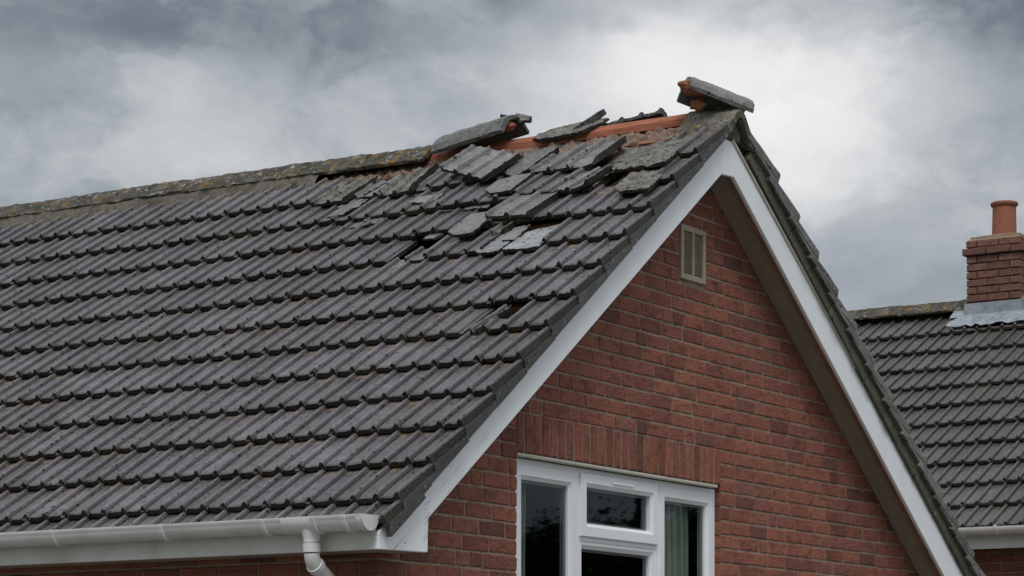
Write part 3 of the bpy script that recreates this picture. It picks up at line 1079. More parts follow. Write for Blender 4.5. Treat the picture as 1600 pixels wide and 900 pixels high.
# ridge tile toppled across the peak of the gable
g = empty('loose_ridge_tile', (.10, .05, 4.97), label='toppled ridge tile perched crosswise on the peak of the gable', cat='ridge tile')
me = ridge_mesh(440, L=.365, wing=.105, drop=.090, th=.025, rough=.006, arch=70)
me.materials.append(M['ridge_grey'])
mt = Matrix.Translation((-.008, .010, .084)) @ Matrix.Rotation(R(48), 4, 'Z') @ Matrix.Rotation(R(17), 4, 'Y') @ Matrix.Rotation(R(-8), 4, 'X')
link('ridge_shell', me, g, mtx=mt)
link('clay_core', lump(8, .050, 1.3, .95, .70), g, 'clay', mtx=mt @ Matrix.Translation((-.150, .0, -.052)))
link('mortar_crumb', lump(12, .034, 1.3, 1.0, .9), g, 'clay', mtx=Matrix.Translation((-.10, -.05, .0)))

# tiles thrown over the back of the ridge
place('loose_tile', slab(51, .42, .20, 2, [(-.16, .02, -.6, -1), (.16, .03, 1, -.7), (-.14, .17, -.8, 1)], .008, ribs=False, nx=36, ny=18), ERO,
      Matrix.Translation((-.83, -.04, 4.905)) @ Matrix.Rotation(R(1), 4, 'Z') @ Matrix.Rotation(R(30), 4, 'X') @ Matrix.Rotation(R(-3), 4, 'Y'),
      label='mottled flat tile draped over the red ridge timber', cat='roof tile', group=LG)
place('loose_tile', slab(52, .36, .26, 3, [(.165, .12, 1, .4)], .003, nx=60), GRY,
      Matrix.Translation((-.49, .14, 4.996)) @ Matrix.Rotation(R(3), 4, 'Z') @ Matrix.Rotation(R(-14), 4, 'X') @ Matrix.Rotation(R(-6), 4, 'Y'),
      label='dark ribbed tile lying behind the red timber nearest the gable', cat='roof tile', group=LG)
place('loose_tile', slab(53, .34, .24, 3, [(.16, .12, 1, .4)], .003, nx=60), GRY,
      Matrix.Translation((-.87, .15, 4.960)) @ Matrix.Rotation(R(2), 4, 'Z') @ Matrix.Rotation(R(-16), 4, 'X') @ Matrix.Rotation(R(-2), 4, 'Y'),
      label='dark ribbed tile lying behind the mottled flat tile on the ridge', cat='roof tile', group=LG)
place('tile_fragment', slab(54, .055, .20, 1, [], .002, thick=.034, ribs=False, nx=8, ny=10), OLD,
      Matrix.Translation((-.79, .02, 4.945)) @ Matrix.Rotation(R(-48), 4, 'Z') @ Matrix.Rotation(R(34), 4, 'X'),
      label='narrow strip of tile sticking up from the ridge against the sky', cat='tile fragment')

# ------------------------------------------------------------------ barge boards, soffits, fascia
def poly_board(poly, x0, x1, bev=.003):
    mb = MB()
    mb.prism(poly, x0, x1, 'x')
    return bevel_mesh(mb.mesh('board'), bev, 1)


XB = 0.18
lo_l = lambda y: 4.625 + .7275 * y
up_l = lambda y: 4.815 + .738 * y
lo_r = lambda y: 4.622 - .7055 * y
up_r = lambda y: 4.788 - .672 * y
YJ = -.076
poly = [(-3.163, 2.44), (-2.797, 2.446), (-2.79, lo_l(-2.79)), (YJ - .0015, lo_l(YJ)), (YJ - .0015, up_l(YJ)), (-3.163, up_l(-3.163) + .03)]
link('barge_board', poly_board(poly, XB - .022, XB), house, 'barge')
YE = 3.35
poly = [(YJ + .0015, lo_l(YJ)), (.061, lo_r(.061)), (YE, lo_r(YE)), (YE, up_r(YE)), (.01, up_r(.01)), (YJ + .0015, up_l(YJ))]
link('barge_board', poly_board(poly, XB - .022, XB), house, 'barge')
# slim capping bead along the top of the far board, added brown strips paint brick-reflected light along both lower edges
poly = [(.03, up_r(.03) - .004), (YE - .25, up_r(YE - .25) - .004), (YE - .25, up_r(YE - .25) + .014), (.03, up_r(.03) + .014)]
link('barge_bead', poly_board(poly, XB - .01, XB + .010, .002), house, 'steel')
poly = [(.05, lo_r(.05) - .005), (YE, lo_r(YE) - .005), (YE, lo_r(YE) + .05), (.05, lo_r(.05) + .05)]
link('barge_tint_strip', poly_board(poly, XB - .042, XB - .0225, .002), house, 'brick_tint')
poly = [(-2.75, lo_l(-2.75) - .004), (YJ, lo_l(YJ) - .004), (YJ, lo_l(YJ) + .05), (-2.75, lo_l(-2.75) + .05)]
link('barge_tint_strip', poly_board(poly, XB - .042, XB - .0225, .002), house, 'brick_tint')

soffit = empty('soffit', (0, 0, 0), house)
y = 0.0
while y < 3.3:
    y2 = y + .262
    poly = [(y + .0015, lo_r(y) + .026), (y2 - .0015, lo_r(y2) + .026), (y2 - .0015, lo_r(y2) + .038), (y + .0015, lo_r(y) + .038)]
    dx = random.uniform(-.0012, .0012)
    mb = MB(); mb.prism(poly, 0.001, XB - .043, 'x')
    link('soffit_board', mb.mesh('soffit_board'), soffit, 'soffit', loc=(0, 0, dx))
    y = y2
y = -2.78
while y < -.02:
    y2 = min(y + .262, 0)
    poly = [(y + .0015, lo_l(y) + .026), (y2 - .0015, lo_l(y2) + .026), (y2 - .0015, lo_l(y2) + .038), (y + .0015, lo_l(y) + .038)]
    mb = MB(); mb.prism(poly, 0.001, XB - .043, 'x')
    link('soffit_board', mb.mesh('soffit_board'), soffit, 'soffit')
    y = y2

YF = -3.163
mb = MB(); mb.box(X_END, XB - .0235, YF, YF + .018, 2.44, 2.565)
link('fascia', bevel_mesh(mb.mesh('fascia'), .003, 1), house, 'fascia')
mb = MB(); mb.box(X_END, XB - .024, YF + .0185, -2.80, 2.446, 2.456)
link('eaves_soffit', mb.mesh('eaves_soffit'), house, 'soffit')
mb = MB(); mb.box(.137, .146, YF - .004, YF - .0005, 2.442, 2.55)
link('fascia_joint_trim', mb.mesh('trim'), house, 'fascia')
mb = MB(); mb.box(X_END, XB - .0235, 3.33, 3.35, 2.35, 2.60)
link('fascia', mb.mesh('fascia'), house, 'fascia')

# ------------------------------------------------------------------ gutter and downpipe
GY, GZ, GR = YF - .064, 2.576, .058


def arc(r, a0, a1, n):
    return [(r * math.cos(a0 + (a1 - a0) * i / n), r * math.sin(a0 + (a1 - a0) * i / n)) for i in range(n + 1)]


def half_round(x0, x1, r_out, r_in, lip=True, drop=0.0):
    mb = MB()
    o = [(GY + y, GZ - drop + z) for y, z in arc(r_out, math.pi, 2 * math.pi, 18)]
    i_ = [(GY + y, GZ - drop + z) for y, z in arc(r_in, 2 * math.pi, math.pi, 18)]
    if lip:
        o = [(GY - r_out - .004, GZ + .006), (GY - r_out - .004, GZ - .004)] + o[1:]
        i_ = i_ + [(GY - r_in, GZ + .006)]
    mb.prism(o + i_, x0, x1, 'x')
    me = mb.mesh('half_round')
    bm = bmesh.new(); bm.from_mesh(me)
    bmesh.ops.recalc_face_normals(bm, faces=bm.faces[:])
    for f in bm.faces:
        f.smooth = len(f.verts) == 4
    bm.to_mesh(me); bm.free()
    if hasattr(me, 'set_sharp_from_angle'):
        me.set_sharp_from_angle(angle=R(40))
    return me


gutter = link('gutter', half_round(X_END, .17, GR, GR - .003), house, 'gutter')
link('end_cap', half_round(.150, .174, GR + .004, .004, False), gutter, 'gutter')
mb = MB(); mb.prism([(GY + y, GZ + z) for y, z in arc(GR + .0035, math.pi, 2 * math.pi, 18)] + [(GY + GR, GZ + .006), (GY - GR - .004, GZ + .006)], .1745, .182, 'x')
link('end_cap_face', mb.mesh('end_cap_face'), gutter, 'gutter')
link('outlet_socket', half_round(-.245, -.065, GR + .006, GR - .001, False), gutter, 'gutter')
bx = [.085, -.075, -.345, -.91, -1.55, -2.2, -2.8, -3.4, -4.0, -4.6, -5.2, -5.8, -6.4, -7.0, -7.6]
for x in bx:
    br = link('gutter_bracket', half_round(x - .011, x + .011, GR + .010, GR - .0015, True), gutter, 'gutter')
    mb = MB(); mb.prism([(GY + .030, GZ - .056), (YF - .001, GZ - .060), (YF - .001, GZ - .015), (GY + .052, GZ - .030)], x - .009, x + .009, 'x')
    link('bracket_arm', mb.mesh('bracket_arm'), br, 'gutter')


def tube(path, r, seg=20):
    """pipe following a polyline"""
    vs, fs = [], []
    P = [Vector(p) for p in path]
    up = Vector((1, 0, 0))
    for i, p in enumerate(P):
        t_ = ((P[min(i + 1, len(P) - 1)] - p).normalized() + (p - P[max(i - 1, 0)]).normalized()).normalized()
        a = (up - t_ * up.dot(t_)).normalized()
        b = t_.cross(a)
        rr = r[i] if isinstance(r, list) else r
        for k in range(seg):
            an = 2 * math.pi * k / seg
            vs.append(p + a * rr * math.cos(an) + b * rr * math.sin(an))
    for i in range(len(P) - 1):
        for k in range(seg):
            a, b = i * seg + k, i * seg + (k + 1) % seg
            fs.append((a, b, b + seg, a + seg))
    fs.append(tuple(reversed(range(seg))))
    fs.append(tuple(len(vs) - seg + k for k in range(seg)))
    mb = MB()
    mb.add(vs, fs)
    me = mb.mesh('tube', smooth=True)
    bm = bmesh.new(); bm.from_mesh(me); bmesh.ops.recalc_face_normals(bm, faces=bm.faces[:]); bm.to_mesh(me); bm.free()
    me.set_sharp_from_angle(angle=R(45))
    return me


PXX = -.125
zb = GZ - GR
bend = [(PXX, GY, zb - .088 + .0)]
n = 7
ang = R(58)
rb = .062
for q in range(1, n + 1):
    a = ang * q / n
    bend.append((PXX, GY + rb * (1 - math.cos(a)), zb - .088 - rb * math.sin(a)))
e = Vector(bend[-1]); dirv = Vector((0, math.sin(ang), -math.cos(ang)))
WY = -2.935
t_len = (WY - .02 - e.y) / dirv.y
low = e + dirv * max(.06, t_len)
pipe = link('downpipe', tube(bend + [tuple(low)] + [(PXX, low.y + .01, low.z - .03), (PXX, low.y + .012, .05)], .034), house, 'gutter')
link('outlet_spigot', tube([(PXX, GY, zb + .012), (PXX, GY, zb - .030), (PXX, GY, zb - .0305), (PXX, GY, zb - .042)], [.046, .036, .036, .036]), pipe, 'gutter')
link('pipe_socket', tube([(PXX, GY, zb - .044), (PXX, GY, zb - .046), (PXX, GY, zb - .084), (PXX, GY, zb - .086)], [.034, .0385, .0385, .035]), pipe, 'gutter')
link('bend_collar', tube([tuple(e - dirv * .014), tuple(e - dirv * .012), tuple(e + dirv * .014), tuple(e + dirv * .016)], [.035, .0395, .0395, .035]), pipe, 'gutter')

# ------------------------------------------------------------------ walls and bricks
WL, WR = -2.915, 3.02           # gable wall corners
OPL, OPR, OPT, OPB = -1.789, .256, 2.986, 1.75     # window opening
BH, CH = .0655, .0755


def roof_line(y):
    return (lo_l(y) if y < 0 else lo_r(y)) + .03


def wall_mesh():
    mb = MB()
    x0, x1 = -.115, -.0055
    OL, OR_ = OPL - .008, OPR + .008
    def pc(poly):
        mb.prism(poly, x0, x1, 'x')
    pc([(WL + .007, 0), (OL, 0), (OL, roof_line(OL)), (WL + .007, roof_line(WL))])
    pc([(OL, OPT), (0, OPT), (0, roof_line(0)), (OL, roof_line(OL))])
    pc([(0, OPT), (OR_, OPT), (OR_, roof_line(OR_)), (0, roof_line(0))])
    pc([(OL, 0), (OR_, 0), (OR_, OPB), (OL, OPB)])
    pc([(OR_, 0), (WR, 0), (WR, roof_line(WR)), (OR_, roof_line(OR_))])
    return mb.mesh('wall')


wall = link('gable_wall', wall_mesh(), house, 'mortar')


def brick_shape(seed, L, H=BH, depth=.1, jit=.0018):
    """one brick: front face at x=0, centred in y and z, arrises worn"""
    rs = random.Random(seed)
    nL = max(2, int(L / .05))
    ring = []
    for i in range(nL):
        ring.append((-L / 2 + L * i / nL, -H / 2))
    for i in range(2):
        ring.append((L / 2, -H / 2 + H * i / 2))
    for i in range(nL):
        ring.append((L / 2 - L * i / nL, H / 2))
    for i in range(2):
        ring.append((-L / 2, H / 2 - H * i / 2))
    n = len(ring)
    vs = []
    for (y, z) in ring:
        sy = (L / 2 - .0045) / (L / 2); sz = (H / 2 - .0045) / (H / 2)
        ch = rs.uniform(.985, 1.0) if rs.random() < .85 else rs.uniform(.955, .985)
        vs.append((rs.uniform(-.0016, .0012), y * sy * (1 - (1 - ch) * .4), z * sz * ch))
    for (y, z) in ring:
        vs.append((-.0055, y + rs.uniform(-jit, jit), z + rs.uniform(-jit, jit)))
    for (y, z) in ring:
        vs.append((-depth, y, z))
    c = len(vs)
    vs.append((rs.uniform(-.001, .001), 0, 0))
    fs = [(c, i, (i + 1) % n) for i in range(n)]
    fs += [(n + i, n + (i + 1) % n, (i + 1) % n, i) for i in range(n)]
    fs += [(2 * n + i, 2 * n + (i + 1) % n, n + (i + 1) % n, n + i) for i in range(n)]
    mb = MB()
    mb.add(vs, fs)
    me = mb.mesh('brick_shape')
    me.materials.append(M['brick'])
    return me


LENS = {.215: [brick_shape(i, .215) for i in range(8)], .1625: [brick_shape(20 + i, .1625) for i in range(5)],
        .1025: [brick_shape(40 + i, .1025) for i in range(5)]}
rb_ = random.Random(77)
bricks = []          # (y, z, mesh, scale_y, mtx)


def course(y0, y1, z):
    """fill one course between two ends with a mix of stretchers, bats and headers"""
    y = y0
    j = .0095
    first = True
    while y < y1 - .02:
        L = rb_.choices((.215, .1625, .1025), (.68, .15, .17))[0]
        if first:
            L = rb_.choice((.215, .1625, .1025)); first = False
        rem = y1 - y
        if rem < L + .06:
            L2 = rem
            key = min(LENS, key=lambda q: abs(q - L2))
            bricks.append((y + L2 / 2, z, rb_.choice(LENS[key]), L2 / key))
            return
        s = rb_.uniform(.985, 1.015)
        bricks.append((y + L * s / 2, z, rb_.choice(LENS[L]), s))
        y += L * s + j


VL, VR, VB, VT = -.205, .064, 4.026, 4.312       # louvre vent
k = -42
while True:
    z = 3.172 + CH * k + BH / 2 + .005
    k += 1
    if z > 4.66:
        break
    if z < .02:
        continue
    ya = max(WL, (z - BH / 2 - .05 - 4.625) / .7275)
    yb = min(WR, (4.622 + .05 + BH / 2 - z) / .7055)
    if yb - ya < .08:
        continue
    if OPB < z < 3.172 and z > OPB:
        course(ya, OPL, z)
        course(OPR, yb, z)
    elif VB - .02 < z < VT + .01:
        course(ya, VL - .008, z)
        course(VR + .008, yb, z)
    else:
        course(ya, yb, z)


def view_area(P, L):
    dv = P - CAM
    D = dv.dot(Vector(Fv))
    return L / (D * D) if in_view(P, 30) else -1


def hidden_by_barge(y, z):
    yy, zz = y - .26, z               # where the board stands in front of the wall, seen from the camera
    return False


scored = sorted(bricks, key=lambda b: -view_area(Vector((0, b[0], b[1])), b[3] * (b[2].dimensions.y if hasattr(b[2], 'dimensions') else .2)))
bst = MB()
for i, (y, z, me, s) in enumerate(scored):
    m = Matrix.Translation((rb_.uniform(-.0015, .0022), y, z + rb_.uniform(-.0008, .0008))) @ Matrix.Rotation(R(rb_.uniform(-.35, .35)), 4, 'X') @ Matrix.Diagonal((1, s, rb_.uniform(.985, 1.01), 1))
    vis = view_area(Vector((0, y, z)), 1) > 0
    if i < 300 and vis:
        link('brick', me, wall, mtx=m)
    else:
        bst.merge(me, m, rb_.random())
me = bst.mesh('bricks', rnd=True)
me.materials.append(M['brick'])
link('further_bricks', me, wall, kind='stuff')

# soldier course over the window
SOL = [brick_shape(60 + i, .184, .0635) for i in range(6)]
nS = 27
pitch = (OPR + .004 - OPL + .004) / nS
for i in range(nS):
    y = OPL - .004 + pitch * (i + .5)
    m = Matrix.Translation((rb_.uniform(-.001, .0025), y, 2.987 + .092)) @ Matrix.Rotation(R(90 + rb_.uniform(-.4, .4)), 4, 'X')
    link('soldier_brick', SOL[i % 6], wall, mtx=m)

# front wall under the eaves
fw = MB(); fw.box(X_END, -.116, WL + .007, WL + .11, 0, 2.50)
fwall = link('front_wall', fw.mesh('front_wall'), house, 'mortar')
fb = MB()
ROT = Matrix.Rotation(R(-90), 4, 'Z')
z = .04
r_ = 0
while z < 2.46:
    x = -.108 - (.11 if r_ % 2 else 0)
    if r_ % 2:
        fb.merge(LENS[.1025][r_ % 5], Matrix.Translation((x + .0565, WL, z)) @ ROT, rb_.random())
    while x > X_END + .2:
        fb.merge(LENS[.215][rb_.randrange(8)], Matrix.Translation((x - .1075, WL, z)) @ ROT, rb_.random())
        x -= .2245
    z += CH
    r_ += 1
me = fb.mesh('front_bricks', rnd=True); me.materials.append(M['brick'])
link('front_bricks', me, fwall, kind='stuff')
# plain rear and far walls close the house
bw = MB(); bw.box(X_END, -.116, WR - .11, WR, 0, 2.5)
link('rear_wall', bw.mesh('rear_wall'), house, 'brick')
bw = MB(); bw.prism([(WL + .111, 0), (WR - .111, 0), (WR - .111, 2.6), (0, 4.60), (WL + .111, 2.6)], X_END, X_END + .1, 'x')
link('end_wall', bw.mesh('end_wall'), house, 'brick')

# ------------------------------------------------------------------ gable louvre vent
vent = empty('louvre_vent', (0, (VL + VR) / 2, VB), house)
mb = MB()
ym = (VL + VR) / 2
for (a, b, c, e) in ((VL, VL + .030, VB, VT), (VR - .030, VR, VB, VT), (ym - .010, ym + .010, VB + .0305, VT - .0305),
                     (VL + .0302, VR - .0302, VB, VB + .030), (VL + .0302, VR - .0302, VT - .030, VT)):
    mb.box(-.03, .012, a, b, c, e)
link('vent_frame', bevel_mesh(mb.mesh('vent_frame'), .003, 1), vent, 'vent', loc=-Vector(vent.location))
mb = MB(); mb.box(-.035, -.030, VL + .02, VR - .02, VB + .02, VT - .02)
link('vent_backing', mb.mesh('vent_backing'), vent, 'vent', loc=-Vector(vent.location))
mb = MB()
nz = 19
for (a, b) in ((VL + .0305, ym - .0105), (ym + .0105, VR - .0305)):
    for i in range(nz):
        zz = VB + .034 + (VT - VB - .068) * i / nz
        mb.prism([(a, 0), (b, 0), (b, .001), (a, .001)], 0, .0001, 'x') if False else None
        mb.add([(-.022, a, zz + .0095), (-.022, b, zz + .0095), (.004, b, zz), (.004, a, zz), (-.022, a, zz + .0065), (-.022, b, zz + .0065), (.004, b, zz - .003), (.004, a, zz - .003)],
               [(0, 3, 2, 1), (4, 5, 6, 7), (3, 7, 6, 2), (0, 4, 7, 3), (1, 2, 6, 5)])
link('vent_louvres', mb.mesh('vent_louvres'), vent, 'vent', loc=-Vector(vent.location), kind='stuff')

# ------------------------------------------------------------------ window
FX = -.036          # front face of the outer frame


def ring_mesh(y0, y1, z0, z1, wd, xf, xb, chamfer=.016, cdepth=.014, bev=.0025):
    """rectangular frame with mitred, chamfered inner edge"""
    def loop(d_, x):
        return [(x, y0 + d_, z0 + d_), (x, y1 - d_, z0 + d_), (x, y1 - d_, z1 - d_), (x, y0 + d_, z1 - d_)]
    loops = [loop(0, xb), loop(0, xf - bev), loop(bev, xf), loop(wd - chamfer, xf), loop(wd - chamfer * .8, xf - cdepth * .35), loop(wd, xf - cdepth), loop(wd, xb)]
    vs = [p for l in loops for p in l]
    fs = []
    for a in range(len(loops)):
        b = (a + 1) % len(loops)
        for i in range(4):
            k2 = (i + 1) % 4
            fs.append((a * 4 + i, a * 4 + k2, b * 4 + k2, b * 4 + i))
    mb = MB(); mb.add(vs, fs)
    me = mb.mesh('ring')
    bm = bmesh.new(); bm.from_mesh(me); bmesh.ops.recalc_face_normals(bm, faces=bm.faces[:]); bm.to_mesh(me); bm.free()
    return me


Y1, Y2 = -1.172, -.378          # mullion centres
ZT, ZB_ = 2.962, OPB + .002
win = link('window', ring_mesh(OPL + .003, OPR - .003, ZB_, ZT, .042, FX, FX - .07, .004, .003), house, 'window')
for yc in (Y1, Y2):
    mb = MB(); mb.box(FX - .07, FX - .001, yc - .021, yc + .021, ZB_ + .0425, ZT - .0425)
    link('mullion', bevel_mesh(mb.mesh('mullion'), .003, 1), win, 'window')
mb = MB(); mb.box(FX - .07, FX - .0015, Y1 + .0215, Y2 - .0215, 2.602, 2.630)
link('transom', bevel_mesh(mb.mesh('transom'), .003, 1), win, 'window')
IN = .028


def light(y0, y1, z0, z1, wd, proud, gx):
    s_ = link('sash', ring_mesh(y0, y1, z0, z1, wd, FX + proud, FX - .055, .018, .016), win, 'window')
    a, b, c, e = y0 + wd - .004, y1 - wd + .004, z0 + wd - .004, z1 - wd + .004
    for q, dx in enumerate((0, -.020)):
        mb = MB(); mb.add([(gx + dx, a, c), (gx + dx, b, c), (gx + dx, b, e), (gx + dx, a, e)], [(0, 1, 2, 3)])
        if q == 0:
            link('glass_pane', mb.mesh('glass_pane'), s_, 'glass')
    link('spacer_bar', ring_mesh(a, b, c, e, .016, gx - .004, gx - .018, .001, .001, .0005), s_, 'spacer')
    return s_


gx = FX - .022
light(OPL + .003 + IN, Y1 - .021 + .008, ZB_ + .03, ZT - .028, .070, .006, gx)
top = light(Y1 + .021 - .010, Y2 - .021 + .010, 2.626, ZT - .024, .066, .014, gx)
light(Y1 + .0215, Y2 - .0215, ZB_ + .043, 2.6015, .034, -.004, gx - .012)
light(Y2 + .021 - .008, OPR - .003 - IN, ZB_ + .03, ZT - .028, .070, .006, gx)
mb = MB(); mb.box(FX + .0141, FX + .020, -.865, -.650, ZT - .062, ZT - .046)
link('trickle_vent', bevel_mesh(mb.mesh('trickle_vent'), .003, 1), top, 'window')
mb = MB(); mb.prism([(OPL - .004, 2.964), (OPR - .052, 2.964), (OPR - .052, 2.979), (OPL - .004, 2.979)], -.03, .008, 'x')
link('lintel_strip', bevel_mesh(mb.mesh('lintel_strip'), .003, 2), win, 'steel')
# beads of sealant squeezed out along the left edge of the frame
for i in range(14):
    link('sealant_blob', lump(60 + i, .007, .6, .7, 1.2), win, 'window', loc=(-.003, OPL + .004, 2.93 - .075 * i + random.uniform(-.008, .008)))

# dim room behind the glass
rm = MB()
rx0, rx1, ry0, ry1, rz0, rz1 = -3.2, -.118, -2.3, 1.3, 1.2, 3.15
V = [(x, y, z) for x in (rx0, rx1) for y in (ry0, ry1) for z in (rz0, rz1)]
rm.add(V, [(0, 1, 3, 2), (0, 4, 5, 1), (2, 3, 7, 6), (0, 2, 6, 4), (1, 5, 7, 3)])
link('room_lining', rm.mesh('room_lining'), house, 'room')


def curtain(y0, y1, x, label, seed, lean=0.0):
    rs = random.Random(seed)
    n = 90
    mb = MB()
    vs = []
    zs = [2.96, 2.75, 2.4, 2.0, 1.5]
    for z in zs:
        for i in range(n + 1):
            u = i / n
            y = y0 + (y1 - y0) * u + lean * (2.96 - z)
            amp = .018 + .006 * math.sin(u * 9 + seed)
            vs.append((x + amp * math.sin(u * (y1 - y0) * 95 + .8 * math.sin(u * 7 + z)) * (1 if z < 2.9 else .6), y + .004 * math.sin(z * 5 + i), z))
    fs = [(j * (n + 1) + i, (j + 1) * (n + 1) + i, (j + 1) * (n + 1) + i + 1, j * (n + 1) + i + 1) for j in range(len(zs) - 1) for i in range(n)]
    mb.add(vs, fs)
    me = mb.mesh('curtain', smooth=True)
    o = link('curtain', me, None, 'curtain', label=label, cat='curtain', group='curtains in the gable window')
    md = o.modifiers.new('thickness', 'SOLIDIFY'); md.thickness = .002
    return o


curtain(-.13, .17, -.16, 'pale green pleated curtain drawn behind the right-hand pane', 1)
curtain(-1.52, -1.475, -.15, 'sliver of pale curtain at the foot of the left-hand pane', 2, -.03)

# ------------------------------------------------------------------ neighbouring house
NY, NZ = 10.024, 5.50
NTH = math.atan(.690)
NG = .347
nh = empty('house', (-2.4, NY, 0), label='neighbouring brick house with grey tiled roof and single chimney', cat='house')
inv = Matrix.Translation(-Vector(nh.location))
ON = Vector((0, NY, NZ))
MN = frame(ON, NTH)
MNB = frame(ON, NTH, True)
NX0, NX1 = -9.0, 2.6
nd = MB()
for mtx, a, b in ((MN, NX0, NX1), (MNB, -NX1, -NX0)):
    nd.add([mtx @ Vector((a, -4.12, -.085)), mtx @ Vector((b, -4.12, -.085)), mtx @ Vector((b, 0, -.085)), mtx @ Vector((a, 0, -.085))], [(0, 1, 2, 3)])
nroof = link('roof', nd.mesh('neighbour_deck'), nh, 'felt', mtx=inv.copy())
NT_ = []
for me in TILES[:6]:
    c = me.copy(); c.materials.clear()
    for kk in ('ntile', 'tile_edge', 'verge'):
        c.materials.append(M[kk])
    NT_.append(c)
ns = MB()
NROWS = 11
NSC = NG / GAUGE
for k in range(1, NROWS + 1):
    x = NX0
    i = 0
    while x < NX1:
        m = MN @ local(x, .17 + NG * k + rt.uniform(-.005, .005), rt.uniform(-.002, .003), R(rt.uniform(-.4, .4)), 0, 0, True, (1, NSC, 1.1))
        P = m @ Vector((.13, .15, 0))
        dv = P - CAM; D = dv.dot(Vector(Fv)); u = 800 + 4088 * dv.dot(Vector(Rv)) / D
        if 1290 < u < 1660:
            link('roof_tile', rt.choice(NT_), nroof, mtx=m)
        else:
            ns.merge(rt.choice(NT_), m, rt.random())
        x += TW
me = ns.mesh('neighbour_far_tiles', rnd=True)
for kk in ('ntile', 'tile_edge', 'verge'):
    me.materials.append(M[kk])
link('far_roof_tiles', me, nroof, kind='stuff')
x = NX0
i = 0
while x < NX1:
    if not (-2.40 < x + .22 < -2.1):
        m = Matrix.Translation((x + .22, NY, NZ + .045 + rt.uniform(-.004, .004)))
        link('ridge_tile', RID[i % 5], nroof, mtx=m)
    x += .44
    i += 1
EY = NY - 3.36
EZ = NZ - .690 * 3.36
mb = MB(); mb.box(NX0, NX1, EY, EY + .02, 3.045, 3.21)
link('fascia', mb.mesh('fascia'), nh, 'fascia', mtx=inv.copy())
mb = MB()
o = [(EY - .066 + y, 3.205 + z) for y, z in arc(.06, math.pi, 2 * math.pi, 14)]
i_ = [(EY - .066 + y, 3.205 + z) for y, z in arc(.056, 2 * math.pi, math.pi, 14)]
mb.prism(o + i_, NX0, NX1, 'x')
ng = link('gutter', mb.mesh('gutter', smooth=False), nh, 'gutter', mtx=inv.copy())
for x in (-2.3, -.98, .3, 1.6):
    mb = MB()
    o = [(EY - .066 + y, 3.205 + z) for y, z in arc(.068, math.pi * .95, 2 * math.pi, 12)]
    i_ = [(EY - .066 + y, 3.205 + z) for y, z in arc(.0605, 2 * math.pi, math.pi * .95, 12)]
    mb.prism(o + i_, x - .012, x + .012, 'x')
    link('gutter_bracket', mb.mesh('gutter_bracket'), ng, 'gutter')
nw = MB(); nw.box(NX0 + .1, NX1 - .1, EY + .26, NY + 3.1, 0, 3.2)
nwall = link('wall', nw.mesh('neighbour_wall'), nh, 'mortar', mtx=inv.copy())
nb = MB()
z = .04; r_ = 0
while z < 3.15:
    x = NX1 - .1 - (.11 if r_ % 2 else 0)
    while x > -4.0:
        nb.merge(LENS[.215][rb_.randrange(8)], Matrix.Translation((x - .1075, EY + .254, z)) @ ROT, rb_.random())
        x -= .2245
    z += CH; r_ += 1
me = nb.mesh('neighbour_bricks', rnd=True); me.materials.append(M['brick'])
link('wall_bricks', me, nwall, kind='stuff')
ng_ = MB(); ng_.prism([(EY + .3, 3.1), (NY + 3.0, 3.1), (NY, NZ - .12)], NX0 + .1, NX1 - .1, 'x')
link('gable_infill', ng_.mesh('gable_infill'), nh, 'brick', mtx=inv.copy())

# chimney: courses of separate bricks round a core
CX0, CX1, CY0 = -2.560, -2.040, NY - .26
CY1 = CY0 + .52
CCH = .069
CB0 = 5.30
chim = link('chimney', MB().box(CX0 + .03, CX1 - .03, CY0 + .03, CY1 - .03, 5.0, 6.06).mesh('chimney_core'), nh, 'mortar', mtx=inv.copy())
cbr = {}


def cbrick(L):
    key = round(L, 3)
    if key not in cbr:
        cbr[key] = []
        for q in range(4):
            me = brick_shape(900 + q + int(key * 1000), key, .060, .09, .003)
            me.materials.clear(); me.materials.append(M['nbrick'])
            cbr[key].append(me)
    return random.choice(cbr[key])


def ring_course(z, grow, odd):
    a0, a1, b0, b1 = CX0 - grow, CX1 + grow, CY0 - grow, CY1 + grow
    for face in range(4):
        if face in (0, 2):
            yy = b0 if face == 0 else b1
            span = (a0, a1)
            rot = Matrix.Rotation(R(-90 if face == 0 else 90), 4, 'Z')
        else:
            yy = a1 if face == 1 else a0
            span = (b0 + .101, b1 - .101)
            rot = Matrix.Rotation(R(0 if face == 1 else 180), 4, 'Z')
        W_ = span[1] - span[0]
        parts = [.39, .40, .21] if odd else [.20, .39, .41]
        p = span[0]
        for f_ in parts:
            L = W_ * f_
            c_ = p + L / 2
            loc = (c_, yy, z) if face in (0, 2) else (yy, c_, z)
            link('brick', cbrick(L - .009), chim, mtx=Matrix.Translation(loc) @ rot @ Matrix.Rotation(R(random.uniform(-.5, .5)), 4, 'X'))
            p += L


zc = CB0
r_ = 0
while zc < 5.92:
    ring_course(zc, 0, r_ % 2)
    zc += CCH; r_ += 1
ring_course(zc + .002, .028, r_ % 2)
ring_course(zc + CCH + .003, .004, (r_ + 1) % 2)
ztop = zc + CCH * 1.5 + .003
mb = MB()
cxm, cym = (CX0 + CX1) / 2, (CY0 + CY1) / 2
vs = []
for (g_, z) in ((.255, ztop - .012), (.25, ztop + .004), (.15, ztop + .052), (.12, ztop + .060)):
    vs += [(cxm - g_, cym - g_, z), (cxm + g_, cym - g_, z), (cxm + g_, cym + g_, z), (cxm - g_, cym + g_, z)]
fs = [(a * 4 + i, a * 4 + (i + 1) % 4, a * 4 + 4 + (i + 1) % 4, a * 4 + 4 + i) for a in range(3) for i in range(4)] + [(12, 13, 14, 15)]
mb.add(vs, fs)
link('flaunching', mb.mesh('flaunching'), chim, 'flaunch')


